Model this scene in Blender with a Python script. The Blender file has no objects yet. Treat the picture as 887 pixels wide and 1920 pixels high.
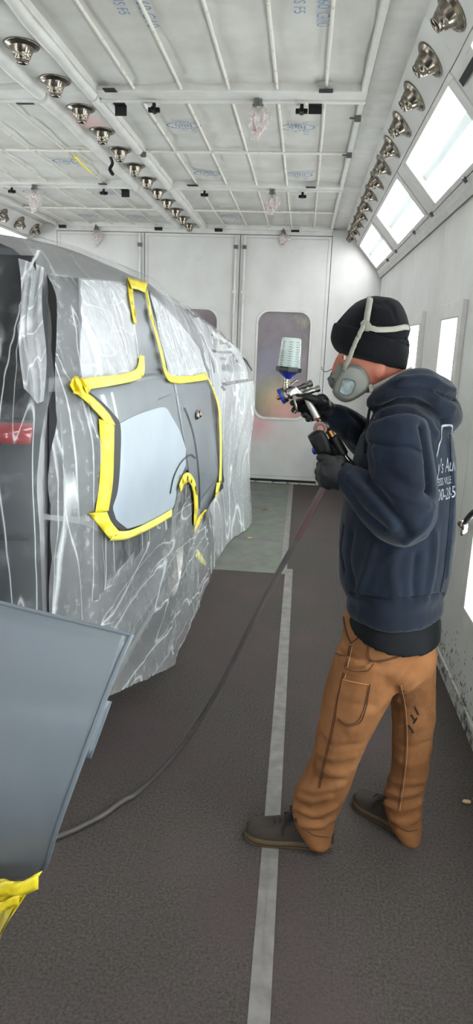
import bpy, bmesh, math, random
import numpy as np
from mathutils import Vector, Matrix
from mathutils.bvhtree import BVHTree
random.seed(7)
R = math.radians
sc = bpy.context.scene
col = sc.collection

# ------------------------------------------------------------------ camera
FPX, PITCH, YAW, ROLL, EYE = 1246.0, .24688, .08931, .03672, 1.62
cp, sp, cy_, sy_, cr, sr = math.cos(PITCH), math.sin(PITCH), math.cos(YAW), math.sin(YAW), math.cos(ROLL), math.sin(ROLL)
CF = Vector((-sy_*cp, cy_*cp, -sp)); _rt = Vector((cy_, sy_, 0)); _dn = CF.cross(_rt)
CR = _rt*cr - _dn*sr; CD = _dn*cr + _rt*sr
CC = Vector((0, 0, EYE))
cam = bpy.data.cameras.new('camera'); camo = bpy.data.objects.new('camera', cam); col.objects.link(camo)
camo.matrix_world = Matrix((( CR.x, -CD.x, -CF.x, 0), (CR.y, -CD.y, -CF.y, 0), (CR.z, -CD.z, -CF.z, EYE), (0, 0, 0, 1)))
cam.sensor_fit = 'VERTICAL'; cam.sensor_height = 36.0; cam.sensor_width = 36.0*887/1920
cam.lens = FPX/1920*36.0; cam.clip_start = .05
sc.camera = camo
# ------------------------------------------------------------------ world, exposure
w = bpy.data.worlds.new('world'); sc.world = w; w.use_nodes = True
w.node_tree.nodes['Background'].inputs[0].default_value = (.88, .93, 1, 1)
w.node_tree.nodes['Background'].inputs[1].default_value = 1.3
sc.view_settings.view_transform = 'Standard'; sc.view_settings.look = 'None'
sc.view_settings.gamma = 1; sc.view_settings.use_curve_mapping = False
sc.view_settings.exposure = 0.2
LAMP = 12.0       # radiance of the tubes in the sloped fixtures
WLAMP = 9.0      # radiance of the tall wall lights

# ------------------------------------------------------------------ measuring: a photo point at a known depth
def ray(px, py): return CF + CR*((px-443.5)/FPX) + CD*((py-960)/FPX)
def at(px, py, Y):
    d = ray(px, py); return CC + d*(Y/d.y)
def floor_at(px, py, z=0.0):
    d = ray(px, py); return CC + d*((z-EYE)/d.z)
def atx(px, py, X):
    d = ray(px, py); return CC + d*(X/d.x)

# ------------------------------------------------------------------ materials
def lin(c):
    return tuple(((v/255)/12.92 if v/255 <= .04045 else ((v/255+.055)/1.055)**2.4) for v in c) + (1,)
def nd(t, n, **kw):
    x = t.nodes.new(n)
    for k, v in kw.items(): setattr(x, k, v)
    return x
def coords(t, scale=(1, 1, 1), rot=(0, 0, 0)):
    tc = nd(t, 'ShaderNodeTexCoord'); mp = nd(t, 'ShaderNodeMapping')
    mp.inputs['Scale'].default_value = scale; mp.inputs['Rotation'].default_value = rot
    t.links.new(tc.outputs['Object'], mp.inputs['Vector']); return mp.outputs['Vector']
def noise(t, vec, scale, detail=4, rough=.55):
    n = nd(t, 'ShaderNodeTexNoise'); n.inputs['Scale'].default_value = scale
    n.inputs['Detail'].default_value = detail; n.inputs['Roughness'].default_value = rough
    t.links.new(vec, n.inputs['Vector']); return n.outputs['Fac']
def ramp(t, fac, stops):
    r = nd(t, 'ShaderNodeValToRGB'); e = r.color_ramp.elements
    while len(e) < len(stops): e.new(.5)
    for el, (p, c) in zip(e, stops): el.position = p; el.color = c if len(c) == 4 else lin(c)
    t.links.new(fac, r.inputs['Fac']); return r.outputs['Color']
MATS = {}
def mat(name, c, rough=.5, metal=0, c2=None, nscale=20, stretch=(1, 1, 1), rot=(0, 0, 0), lo=.35, hi=.65, bump=0, bscale=None, spec=.5,
        coat=0, emit=None, estr=0, alpha=1, trans=0, sheen=0, c3=None, n3=3, lo3=.55, hi3=.75):
    m = bpy.data.materials.new(name); m.use_nodes = True; t = m.node_tree; b = t.nodes['Principled BSDF']
    b.inputs['Base Color'].default_value = lin(c); b.inputs['Roughness'].default_value = rough
    b.inputs['Metallic'].default_value = metal; b.inputs['Specular IOR Level'].default_value = spec
    b.inputs['Coat Weight'].default_value = coat; b.inputs['Alpha'].default_value = alpha
    b.inputs['Transmission Weight'].default_value = trans; b.inputs['Sheen Weight'].default_value = sheen
    if emit: b.inputs['Emission Color'].default_value = lin(emit); b.inputs['Emission Strength'].default_value = estr
    if c2 or bump:
        v = coords(t, stretch, rot)
    if c2:
        o = ramp(t, noise(t, v, nscale), [(lo, c), (hi, c2)])
        if c3:
            mx = nd(t, 'ShaderNodeMix', data_type='RGBA')
            t.links.new(ramp(t, noise(t, coords(t), n3, 5, .65), [(lo3, (0, 0, 0)), (hi3, (255, 255, 255))]), mx.inputs['Factor'])
            t.links.new(o, mx.inputs['A']); mx.inputs['B'].default_value = lin(c3); o = mx.outputs['Result']
        t.links.new(o, b.inputs['Base Color'])
    if bump:
        bp = nd(t, 'ShaderNodeBump'); bp.inputs['Strength'].default_value = bump; bp.inputs['Distance'].default_value = .01
        t.links.new(noise(t, v, bscale or nscale, 5), bp.inputs['Height']); t.links.new(bp.outputs['Normal'], b.inputs['Normal'])
    MATS[name] = m; return m
def film(name, lo, mid, hi, tint=(226, 229, 233), stretch=(1, 1, 1), rot=(0, 0, 0), scale=6, stretch2=None, rot2=(0, 0, 0), fine=30, rough=.3, bump=.35, line=.03, det=1):
    """thin clear plastic film: mostly clear where taut, milky along creases"""
    m = bpy.data.materials.new(name); m.use_nodes = True; t = m.node_tree; b = t.nodes['Principled BSDF']
    b.inputs['Base Color'].default_value = lin(tint); b.inputs['Roughness'].default_value = rough; b.inputs['Specular IOR Level'].default_value = .6
    g = lambda x: (x, x, x, 1)
    def ridge(v, s, d=det):
        n1 = noise(t, v, s, d, .5)
        rd = nd(t, 'ShaderNodeMath', operation='SUBTRACT'); rd.inputs[1].default_value = .5; t.links.new(n1, rd.inputs[0])
        ab = nd(t, 'ShaderNodeMath', operation='ABSOLUTE'); t.links.new(rd.outputs[0], ab.inputs[0]); return ab.outputs[0]
    def add(a_, b_):
        x = nd(t, 'ShaderNodeMath', operation='ADD', use_clamp=True); t.links.new(a_, x.inputs[0]); t.links.new(b_, x.inputs[1]); return x.outputs[0]
    r1 = ridge(coords(t, stretch, rot), scale); r2 = ridge(coords(t, stretch2 or stretch, rot2), scale*1.7)
    l1 = ramp(t, r1, [(0, g(hi-lo)), (line*.5, g((hi-lo)*.45)), (line, g(0))])
    l2 = ramp(t, r2, [(0, g((hi-lo)*.8)), (line*.4, g((hi-lo)*.3)), (line*.8, g(0))])
    br = ramp(t, noise(t, coords(t, stretch, rot), scale*.45, 3), [(.35, g(lo)), (.68, g(mid))])
    n2 = noise(t, coords(t), fine, 5, .65); cr_ = ramp(t, n2, [(.52, g(0)), (.70, g((hi-lo)*.30))])
    tr = nd(t, 'ShaderNodeBsdfTransparent'); mx = nd(t, 'ShaderNodeMixShader')
    t.links.new(add(add(l1, l2), add(br, cr_)), mx.inputs['Fac']); t.links.new(tr.outputs[0], mx.inputs[1]); t.links.new(b.outputs[0], mx.inputs[2])
    t.links.new(mx.outputs[0], t.nodes['Material Output'].inputs['Surface'])
    bp = nd(t, 'ShaderNodeBump'); bp.inputs['Strength'].default_value = bump; bp.inputs['Distance'].default_value = .012
    t.links.new(add(r1, n2), bp.inputs['Height']); t.links.new(bp.outputs['Normal'], b.inputs['Normal'])
    MATS[name] = m; return m
def glass(name, tint, fac, rough=.05):
    """clear sheet: transparent with a share of gloss"""
    m = bpy.data.materials.new(name); m.use_nodes = True; t = m.node_tree; b = t.nodes['Principled BSDF']
    b.inputs['Base Color'].default_value = lin(tint); b.inputs['Roughness'].default_value = rough
    tr = nd(t, 'ShaderNodeBsdfTransparent'); mx = nd(t, 'ShaderNodeMixShader'); mx.inputs['Fac'].default_value = fac
    t.links.new(tr.outputs[0], mx.inputs[1]); t.links.new(b.outputs[0], mx.inputs[2])
    t.links.new(mx.outputs[0], t.nodes['Material Output'].inputs['Surface']); MATS[name] = m; return m

mat('white_panel', (214, 213, 211), .42, c2=(204, 202, 199), nscale=3, c3=(190, 186, 180), n3=2.2, lo3=.6, hi3=.8)
mat('white_metal', (216, 215, 212), .4, c2=(205, 202, 198), nscale=9)
mat('grimy_metal', (196, 193, 188), .5, c2=(60, 57, 54), nscale=14, lo=.52, hi=.66)
mat('filter', (208, 206, 202), .95, c2=(196, 193, 188), nscale=4, bump=.25, bscale=260, spec=.1)
mat('rod_paint', (218, 214, 206), .45, c2=(165, 148, 128), nscale=22, lo=.58, hi=.75)
mat('chrome', (158, 150, 140), .2, 1, c2=(120, 112, 102), nscale=30)
mat('chrome_dark', (30, 28, 27), .4, .6)
mat('black_plastic', (12, 12, 14), .42, spec=.3)
mat('black_tape', (14, 14, 16), .55)
mat('blue_ink', (92, 120, 160), .9, c2=(150, 165, 185), nscale=60)
mat('floor', (57, 53, 51), .93, c2=(92, 86, 82), nscale=120, lo=.3, hi=.75, bump=.6, bscale=300, spec=.2, c3=(84, 72, 74), n3=1.1, lo3=.45, hi3=.7)
mat('concrete', (150, 148, 144), .9, c2=(136, 134, 130), nscale=5)
mat('floor_sheet', (96, 99, 93), .8, c2=(110, 112, 106), nscale=7, bump=.2, bscale=150, c3=(96, 112, 88), n3=1.6, lo3=.5, hi3=.75, spec=.3)
mat('floor_tape', (124, 120, 117), .65, c2=(104, 100, 98), nscale=18, bump=.1)
mat('primer', (104, 111, 119), .32, c2=(114, 120, 127), nscale=2.5, coat=.3)
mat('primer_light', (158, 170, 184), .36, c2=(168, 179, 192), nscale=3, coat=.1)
mat('primer_edge', (106, 114, 122), .38)
mat('car_paint', (92, 92, 95), .3, c2=(100, 100, 103), nscale=2, coat=.3)
mat('gate_paint', (54, 60, 63), .5, spec=.3)
mat('car_dark', (20, 22, 26), .6, spec=.15)
mat('car_glass', (8, 9, 11), .65, spec=.12)
mat('lamp_housing', (38, 40, 44), .65, spec=.15)
mat('side_glass', (150, 153, 158), .3, coat=.2)  # silver base colour stands in for light reflected by the film
mat('tail_red', (128, 12, 20), .15, coat=.6)
mat('rubber', (15, 15, 16), .7, spec=.3)
mat('gap_dark', (20, 22, 24), .6)
mat('mask_tape', (236, 214, 48), .5, c2=(220, 196, 32), nscale=16, bump=.2, bscale=40, c3=(170, 164, 104), n3=9, lo3=.52, hi3=.72)
mat('mask_tape_pale', (244, 232, 110), .55, c2=(236, 222, 84), nscale=16, bump=.2, bscale=40)
film('film_side', .07, .26, .60, stretch=(1, 2.2, .22), rot=(R(12), 0, 0), scale=2.6, stretch2=(1, 1.7, .2), rot2=(R(-34), 0, 0), fine=30, line=.016, det=.3)
film('film_skirt', .12, .36, .60, stretch=(1, .22, 2.0), rot=(R(-24), 0, 0), scale=2.8, stretch2=(1, .2, 1.6), rot2=(R(-38), 0, 0), fine=24, line=.014, det=0)
film('film_front', .24, .48, .70, stretch=(1, 1.3, .3), rot=(R(30), 0, 0), scale=2.8, stretch2=(1, 1.2, .25), rot2=(R(-25), 0, 0), fine=30, line=.018, det=0)
film('film_window', .42, .68, .84, stretch=(1, 2.0, .4), rot=(R(-20), 0, 0), scale=3.4, stretch2=(1, .5, 1.6), rot2=(R(15), 0, 0), fine=34, line=.022, bump=.7, det=1)
film('film_roof', .12, .18, .22, tint=(190, 191, 194), stretch=(1, .5, 1), scale=2, fine=20, bump=.1, rough=.6, line=.01)
film('film_drape', .28, .52, .80, stretch=(7, 1, .3), scale=1.6, fine=18, line=.025, bump=.4, det=0)
film('film_rear', .02, .10, .60, stretch=(6, .3, .5), rot=(0, R(4), 0), scale=1.5, stretch2=(5, .3, .4), rot2=(0, R(56), 0), fine=7, rough=.25, line=.014, det=.4, bump=.05)
film('film_bag', .26, .46, .70, tint=(222, 214, 210), scale=22, fine=70)
glass('lamp_glass', (235, 240, 240), .10, .08)
mat('lamp_tube', (255, 255, 255), .4, emit=(250, 252, 255), estr=LAMP)
mat('lamp_wall', (255, 255, 255), .4, emit=(246, 255, 252), estr=WLAMP)
mat('reflector', (200, 206, 206), .35)
mat('door_pane', (112, 104, 108), .16, c2=(140, 130, 134), nscale=1.6, c3=(168, 156, 120), n3=1.9, lo3=.56, hi3=.72, coat=.3)
mat('gasket', (170, 168, 165), .5)
mat('hoodie', (15, 22, 34), .92, c2=(21, 30, 44), nscale=9, bump=.22, bscale=420, spec=.15, sheen=.12)
mat('hoodie_seam', (26, 34, 47), .92, spec=.1)
mat('undershirt', (17, 18, 21), .9, c2=(24, 25, 28), nscale=12, spec=.15)
mat('duck_canvas', (138, 95, 61), .88, c2=(121, 80, 49), nscale=7, bump=.25, bscale=340, spec=.15, c3=(96, 62, 38), n3=5, lo3=.58, hi3=.75)
mat('stitch', (172, 124, 84), .8)
mat('seam_dark', (66, 41, 24), .9)
mat('ink_black', (26, 22, 20), .8)
mat('beanie', (13, 14, 17), .95, c2=(20, 21, 25), nscale=14, bump=.4, bscale=260, spec=.1, sheen=.05)
mat('skin', (180, 112, 92), .5, c2=(164, 92, 76), nscale=9, spec=.35)
mat('eye', (230, 225, 220), .2); mat('iris', (50, 36, 28), .2)
mat('hair', (60, 42, 30), .8)
mat('mask_grey', (112, 114, 106), .5, c2=(104, 105, 98), nscale=12)
mat('mask_dark', (70, 74, 74), .45)
mat('filter_disc', (92, 104, 106), .6, c2=(140, 150, 150), nscale=60)
mat('strap', (150, 148, 138), .75, c2=(138, 135, 124), nscale=20)
mat('glove', (13, 13, 15), .55, c2=(20, 20, 23), nscale=16, bump=.25, bscale=60, spec=.35)
mat('shoe_upper', (52, 42, 33), .85, c2=(38, 31, 26), nscale=14, bump=.2, bscale=200)
mat('shoe_dark', (22, 21, 21), .85)
mat('shoe_sole', (92, 74, 50), .7, c2=(74, 60, 42), nscale=18)
mat('lace', (20, 20, 21), .85)
mat('gun_metal', (176, 174, 168), .24, 1, c2=(150, 147, 140), nscale=24)
mat('gun_steel', (120, 120, 118), .3, 1)
mat('gun_blue', (28, 48, 150), .35, .3)
mat('gun_handle', (196, 196, 190), .3, .7)
mat('red_mark', (170, 30, 34), .5)
mat('brass', (170, 124, 66), .3, 1)
mat('cup_lid', (16, 18, 24), .4)
mat('ink_grey', (40, 48, 48), .7)
glass('cup_plastic', (214, 226, 222), .34, .12)
mat('paint_liquid', (150, 164, 160), .4)
mat('hose', (72, 68, 68), .55, c2=(84, 78, 78), nscale=10)
mat('hose_red', (82, 58, 62), .5)
mat('red_frame', (176, 60, 58), .5)
mat('print_white', (150, 158, 164), .9, c2=(96, 106, 116), nscale=60)
mat('debris', (190, 160, 110), .9)
mat('debris_leaf', (150, 90, 40), .9)
mat('steel_stand', (90, 92, 94), .45, .8)

def stain_or_glow(src, name, spots):
    """copy of a finish with soft colour spots for overspray, painted glow and reflection: (centre, radius, colour, strength)"""
    m = MATS[src].copy(); m.name = name; t = m.node_tree; b = t.nodes['Principled BSDF']; bc = b.inputs['Base Color']
    cur = bc.links[0].from_socket
    tc = nd(t, 'ShaderNodeTexCoord')
    for c, r_, colr, st in spots:
        vd = nd(t, 'ShaderNodeVectorMath', operation='DISTANCE'); t.links.new(tc.outputs['Object'], vd.inputs[0]); vd.inputs[1].default_value = c
        nz = noise(t, tc.outputs['Object'], 5, 5, .7); ml = nd(t, 'ShaderNodeMath', operation='MULTIPLY_ADD'); t.links.new(nz, ml.inputs[0]); ml.inputs[1].default_value = r_*.9
        t.links.new(vd.outputs['Value'], ml.inputs[2]); dv = nd(t, 'ShaderNodeMath', operation='DIVIDE'); t.links.new(ml.outputs[0], dv.inputs[0]); dv.inputs[1].default_value = r_*1.6
        f = ramp(t, dv.outputs[0], [(.25, (st, st, st, 1)), (1, (0, 0, 0, 1))])
        mx_ = nd(t, 'ShaderNodeMix', data_type='RGBA'); t.links.new(f, mx_.inputs['Factor']); t.links.new(cur, mx_.inputs['A']); mx_.inputs['B'].default_value = lin(colr); cur = mx_.outputs['Result']
    t.links.new(cur, bc); MATS[name] = m
stain_or_glow('white_panel', 'door_oversprayed', [((-.47, 7.945, .70), .24, (214, 140, 146), .75), ((-.2, 7.945, .62), .3, (206, 190, 186), .5)])
stain_or_glow('door_pane', 'pane_reflection', [((-.32, 7.96, 1.05), .28, (200, 190, 120), .75), ((-.15, 7.96, .88), .34, (222, 168, 160), .8), ((-.45, 7.96, 1.35), .35, (150, 150, 170), .6)])  # blurred reflection in the glass, painted in as soft tints
stain_or_glow('white_metal', 'strip_red_glow', [((-1.40, 4.36, 2.89), .16, (226, 150, 146), .8)])  # red light falling on the strip, painted into its colour

# ------------------------------------------------------------------ mesh helpers
class MB:
    def __init__(s): s.v = []; s.f = []
    def add(s, vs, fs):
        n = len(s.v); s.v += [tuple(v) for v in vs]; s.f += [tuple(i+n for i in f) for f in fs]; return s
    def box(s, x0, x1, y0, y1, z0, z1):
        return s.add([(x, y, z) for x in (x0, x1) for y in (y0, y1) for z in (z0, z1)],
                     [(0, 1, 3, 2), (4, 6, 7, 5), (0, 4, 5, 1), (2, 3, 7, 6), (0, 2, 6, 4), (1, 5, 7, 3)])
    def hexa(s, p):     # p: 4 points, then their 4 opposite points
        return s.add(p, [(3, 2, 1, 0), (4, 5, 6, 7), (0, 1, 5, 4), (1, 2, 6, 5), (2, 3, 7, 6), (3, 0, 4, 7)])
    def loft(s, rings, cap=True, closed=True):
        n = len(rings[0]); vs = [p for r in rings for p in r]; fs = []
        for i in range(len(rings)-1):
            for j in range(n if closed else n-1):
                k = (j+1) % n; fs.append((i*n+j, i*n+k, (i+1)*n+k, (i+1)*n+j))
        if cap: fs += [tuple(range(n))[::-1], tuple(range((len(rings)-1)*n, len(rings)*n))]
        return s.add(vs, fs)
    def tube(s, path, r, n=10, cap=True, flat=None):
        path = [Vector(p) for p in path]; m = len(path)
        if not isinstance(r, (list, tuple)): r = [r]*m
        rings = []; up = None
        for i, p in enumerate(path):
            t = (path[min(i+1, m-1)] - path[max(i-1, 0)]).normalized()
            if up is None:
                up = Vector((0, 0, 1)) if abs(t.z) < .9 else Vector((0, 1, 0))
            a = t.cross(up)
            if a.length < 1e-5: a = t.cross(Vector((1, 0, 0)))
            a.normalize(); b = a.cross(t).normalized(); up = b
            rings.append([p + a*(math.cos(q)*r[i]) + b*(math.sin(q)*r[i]*(flat or 1)) for q in [2*math.pi*k/n for k in range(n)]])
        return s.loft(rings, cap)
    def lathe(s, prof, o=(0, 0, 0), axis=(0, 0, 1), n=20, cap=True):
        o = Vector(o); ax = Vector(axis).normalized(); a = ax.orthogonal().normalized(); b = ax.cross(a)
        return s.loft([[o + ax*h + (a*math.cos(q) + b*math.sin(q))*max(r, 1e-4) for q in [2*math.pi*k/n for k in range(n)]] for r, h in prof], cap)
    def ball(s, c, rx, ry, rz, n=14, m=9):
        c = Vector(c)
        return s.loft([[c + Vector((rx*math.sin(a)*math.cos(q), ry*math.sin(a)*math.sin(q), -rz*math.cos(a))) for q in [2*math.pi*k/n for k in range(n)]]
                       for a in [math.pi*(i+.02)/(m+.04) for i in range(m+1)]])
    def grid(s, P, thick=None):
        a, b = len(P), len(P[0]); vs = [p for r in P for p in r]
        fs = [(i*b+j, i*b+j+1, (i+1)*b+j+1, (i+1)*b+j) for i in range(a-1) for j in range(b-1)]
        return s.add(vs, fs)
def spline(pts, k=6):
    """Catmull-Rom through the points (any tuple length)"""
    P = [np.array(p, float) for p in pts]; P = [2*P[0]-P[1]] + P + [2*P[-1]-P[-2]]; out = []
    for i in range(1, len(P)-2):
        for j in range(k):
            t = j/k; out.append(.5*((2*P[i]) + (P[i+1]-P[i-1])*t + (2*P[i-1]-5*P[i]+4*P[i+1]-P[i+2])*t*t + (3*P[i]-P[i-1]-3*P[i+1]+P[i+2])*t**3))
    out.append(P[-2]); return [tuple(p) for p in out]
def sspline(pts, k=6): return [Vector(p) for p in spline([tuple(q) for q in pts], k)]
def mesh_of(name, mb, m, smooth=False):
    me = bpy.data.meshes.new(name); me.from_pydata([tuple(v) for v in mb.v], [], mb.f); me.validate(); me.update()
    bm = bmesh.new(); bm.from_mesh(me); bmesh.ops.recalc_face_normals(bm, faces=bm.faces); bm.to_mesh(me); bm.free()
    if m: me.materials.append(MATS[m])
    if smooth:
        me.shade_smooth()
    return me
def wloc(o):
    v = Vector((0, 0, 0))
    while o: v += o.location; o = o.parent
    return v
def link(name, me, parent=None, loc=None):
    o = bpy.data.objects.new(name, me); col.objects.link(o)
    if parent: o.parent = parent
    if loc is None: loc = -wloc(parent) if parent else (0, 0, 0)
    o.location = loc; return o
def obj(name, mb, m, parent=None, smooth=False, bevel=0, seg=2, sub=0, solid=0, offs=-1):
    o = link(name, mesh_of(name, mb, m, smooth), parent)
    if solid:
        md = o.modifiers.new('solid', 'SOLIDIFY'); md.thickness = solid; md.offset = offs
    if bevel:
        md = o.modifiers.new('bevel', 'BEVEL'); md.width = bevel; md.segments = seg; md.limit_method = 'ANGLE'
    if sub:
        md = o.modifiers.new('sub', 'SUBSURF'); md.levels = sub; md.render_levels = sub
    if smooth and not sub:
        me = o.data
        if hasattr(me, 'set_sharp_from_angle'): me.set_sharp_from_angle(angle=R(50))
    return o
def tag(o, label=None, cat=None, group=None, kind=None):
    for k, v in (('label', label), ('category', cat), ('group', group), ('kind', kind)):
        if v: o[k] = v
    return o
def thing(name, label, cat, loc=(0, 0, 0), group=None):
    o = bpy.data.objects.new(name, None); o.empty_display_size = .05; col.objects.link(o); o.location = loc
    return tag(o, label, cat, group)
def struct(name, mb, m, **kw):
    return tag(obj(name, mb, m, **kw), kind='structure')
def copy_tree(o, parent=None):
    c = o.copy(); col.objects.link(c); c.parent = parent
    for ch in list(o.children): copy_tree(ch, c)
    return c
def fuse(mb, voxel, smooth=4):
    """one continuous skin around overlapping closed shapes"""
    me = bpy.data.meshes.new('t'); me.from_pydata([tuple(v) for v in mb.v], [], mb.f); me.update()
    bm = bmesh.new(); bm.from_mesh(me); bmesh.ops.recalc_face_normals(bm, faces=bm.faces); bm.to_mesh(me); bm.free()
    o = bpy.data.objects.new('t', me); col.objects.link(o)
    m = o.modifiers.new('r', 'REMESH'); m.mode = 'VOXEL'; m.voxel_size = voxel
    if smooth:
        m = o.modifiers.new('s', 'SMOOTH'); m.iterations = smooth; m.factor = .5
    dg = bpy.context.evaluated_depsgraph_get(); dg.update()
    out = bpy.data.meshes.new_from_object(o.evaluated_get(dg)); bpy.data.objects.remove(o)
    return out
def vco(me):
    a = np.empty(len(me.vertices)*3, np.float32); me.vertices.foreach_get('co', a); return a.reshape(-1, 3)
def vno(me):
    a = np.empty(len(me.vertices)*3, np.float32); me.vertices.foreach_get('normal', a); return a.reshape(-1, 3)
def setco(me, a): me.vertices.foreach_set('co', a.astype(np.float32).ravel()); me.update()
def seglines(P, pts):
    d = np.full(len(P), 9.0)
    for a, b in zip(pts[:-1], pts[1:]):
        a = np.array(a); b = np.array(b); ab = b-a; t = np.clip(((P-a)@ab)/(ab@ab), 0, 1)
        d = np.minimum(d, np.linalg.norm(P-(a+t[:, None]*ab), axis=1))
    return d
def folds(me, lines):
    """raise or sink cloth along fold lines: (points, width, height)"""
    P = vco(me).astype(float); N = vno(me).astype(float); h = np.zeros(len(P))
    for pts, wd, ht in lines:
        h += ht*np.exp(-(seglines(P, [tuple(p) for p in pts])/wd)**2)
    setco(me, P+N*h[:, None])
_rng = np.random.RandomState(3); _lat = _rng.rand(64, 64, 64)
def vnoise(x, y, z=None):
    x, y = np.asarray(x, float), np.asarray(y, float); z = np.zeros_like(x) if z is None else np.asarray(z, float)
    xi, yi, zi = np.floor(x).astype(int), np.floor(y).astype(int), np.floor(z).astype(int)
    f = lambda t: t*t*(3-2*t)
    u, v, q = f(x-xi), f(y-yi), f(z-zi); g = lambda a, b, c: _lat[(xi+a) & 63, (yi+b) & 63, (zi+c) & 63]
    L = lambda a, b, t: a+(b-a)*t
    return L(L(L(g(0, 0, 0), g(1, 0, 0), u), L(g(0, 1, 0), g(1, 1, 0), u), v), L(L(g(0, 0, 1), g(1, 0, 1), u), L(g(0, 1, 1), g(1, 1, 1), u), v), q)
def rumple(me, amp, s, s2=None):
    P = vco(me).astype(float); N = vno(me).astype(float)
    sx, sy, sz = s if isinstance(s, tuple) else (s, s, s)
    n = vnoise(P[:, 0]*sx+9, P[:, 1]*sy+5, P[:, 2]*sz+3); r = 1-np.abs(2*n-1)*1.6
    setco(me, P + N*(amp*r)[:, None])
def bvh(me):
    return BVHTree.FromPolygons([v.co.copy() for v in me.vertices], [tuple(p.vertices) for p in me.polygons])
def hit(tree, px, py, off=0.0, miss=None):
    d = ray(px, py).normalized(); p, n, i, dist = tree.ray_cast(CC, d)
    if p is None: return miss
    if n.dot(d) > 0: n = -n
    return p + n*off
def dress(name, me, m, parent, smooth=True):
    me.materials.clear(); me.materials.append(MATS[m])
    if smooth: me.shade_smooth()
    return link(name, me, parent)
def text_mesh(s, size, shear=0.0, ext=0.0):
    c = bpy.data.curves.new('t', 'FONT'); c.body = s; c.size = size; c.shear = shear; c.align_x = 'LEFT'; c.extrude = ext; c.resolution_u = 2
    o = bpy.data.objects.new('t', c); col.objects.link(o)
    dg = bpy.context.evaluated_depsgraph_get(); dg.update()
    me = bpy.data.meshes.new_from_object(o.evaluated_get(dg)); bpy.data.objects.remove(o)
    return [v.co.copy() for v in me.vertices], [tuple(p.vertices) for p in me.polygons]
ORD = ['first', 'second', 'third', 'fourth', 'fifth', 'sixth', 'seventh', 'eighth', 'ninth', 'tenth', 'eleventh', 'twelfth', 'thirteenth', 'fourteenth', 'fifteenth', 'sixteenth']

# ================================================================== THE BOOTH
XC = -1.335                       # middle of the booth; the left half mirrors the right
XR, XL = .815, 2*XC-.815
YB, YF = 7.95, -2.0
def mx(x, side): return x if side > 0 else 2*XC-x
struct('floor', MB().box(XL-.1, XR+.1, YF-.1, YB+.4, -.1, 0), 'floor')
MOD = [YF] + [round(3.26+1.2*k, 2) for k in range(-4, 4)] + [YB]
for side, nm in ((1, 'wall_right'), (-1, 'wall_left')):
    a, b = sorted((mx(XR+.02, side), mx(XR+.1, side)))
    wl = struct(nm, MB().box(a, b, YF, YB+.05, 0, 2.5), 'gap_dark')
    a, b = sorted((mx(XR, side), mx(XR+.02, side)))
    for y0, y1 in zip(MOD[:-1], MOD[1:]):
        if y1-y0 < .1: continue
        obj('wall_panel', MB().box(a, b, y0+.0015, y1-.0015, .09, 2.47), 'white_panel', wl, bevel=.002, seg=1)
    a, b = sorted((mx(XR-.012, side), mx(XR+.02, side)))
    bs = struct('baseboard_right' if side > 0 else 'baseboard_left', MB().box(a, b, YF, YB, 0, .085), 'grimy_metal', bevel=.003)
# dirt spattered along the foot of the right wall
m = MB(); rs_ = random.Random(5)
for k in range(420):
    y = rs_.uniform(1.9, 3.9); z = .02+abs(rs_.gauss(0, .13)); r_ = rs_.uniform(.0015, .006)
    x = XR-.0128 if z < .083 else XR-.0008
    if z > .6: continue
    m.add([(x, y+r_*(.6+.5*rs_.random())*math.cos(q*math.pi/3), z+r_*(1+1.6*rs_.random())*math.sin(q*math.pi/3)) for q in range(6)], [(0, 1, 2, 3, 4, 5)])
sp_ = obj('dirt_spatter', m, 'ink_black', bpy.data.objects['wall_right']); sp_['kind'] = 'stuff'
# open entrance behind the camera: a frame, and the yard floor beyond it
struct('wall_front', MB().box(XL-.1, -3.1, YF-.1, YF, 0, 3.0).box(.43, XR+.1, YF-.1, YF, 0, 3.0).box(-3.1, .43, YF-.1, YF, 2.75, 3.0), 'white_panel')
struct('ground', MB().box(-14, 12, -16, YF-.1, -.12, -.02), 'concrete')

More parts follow.
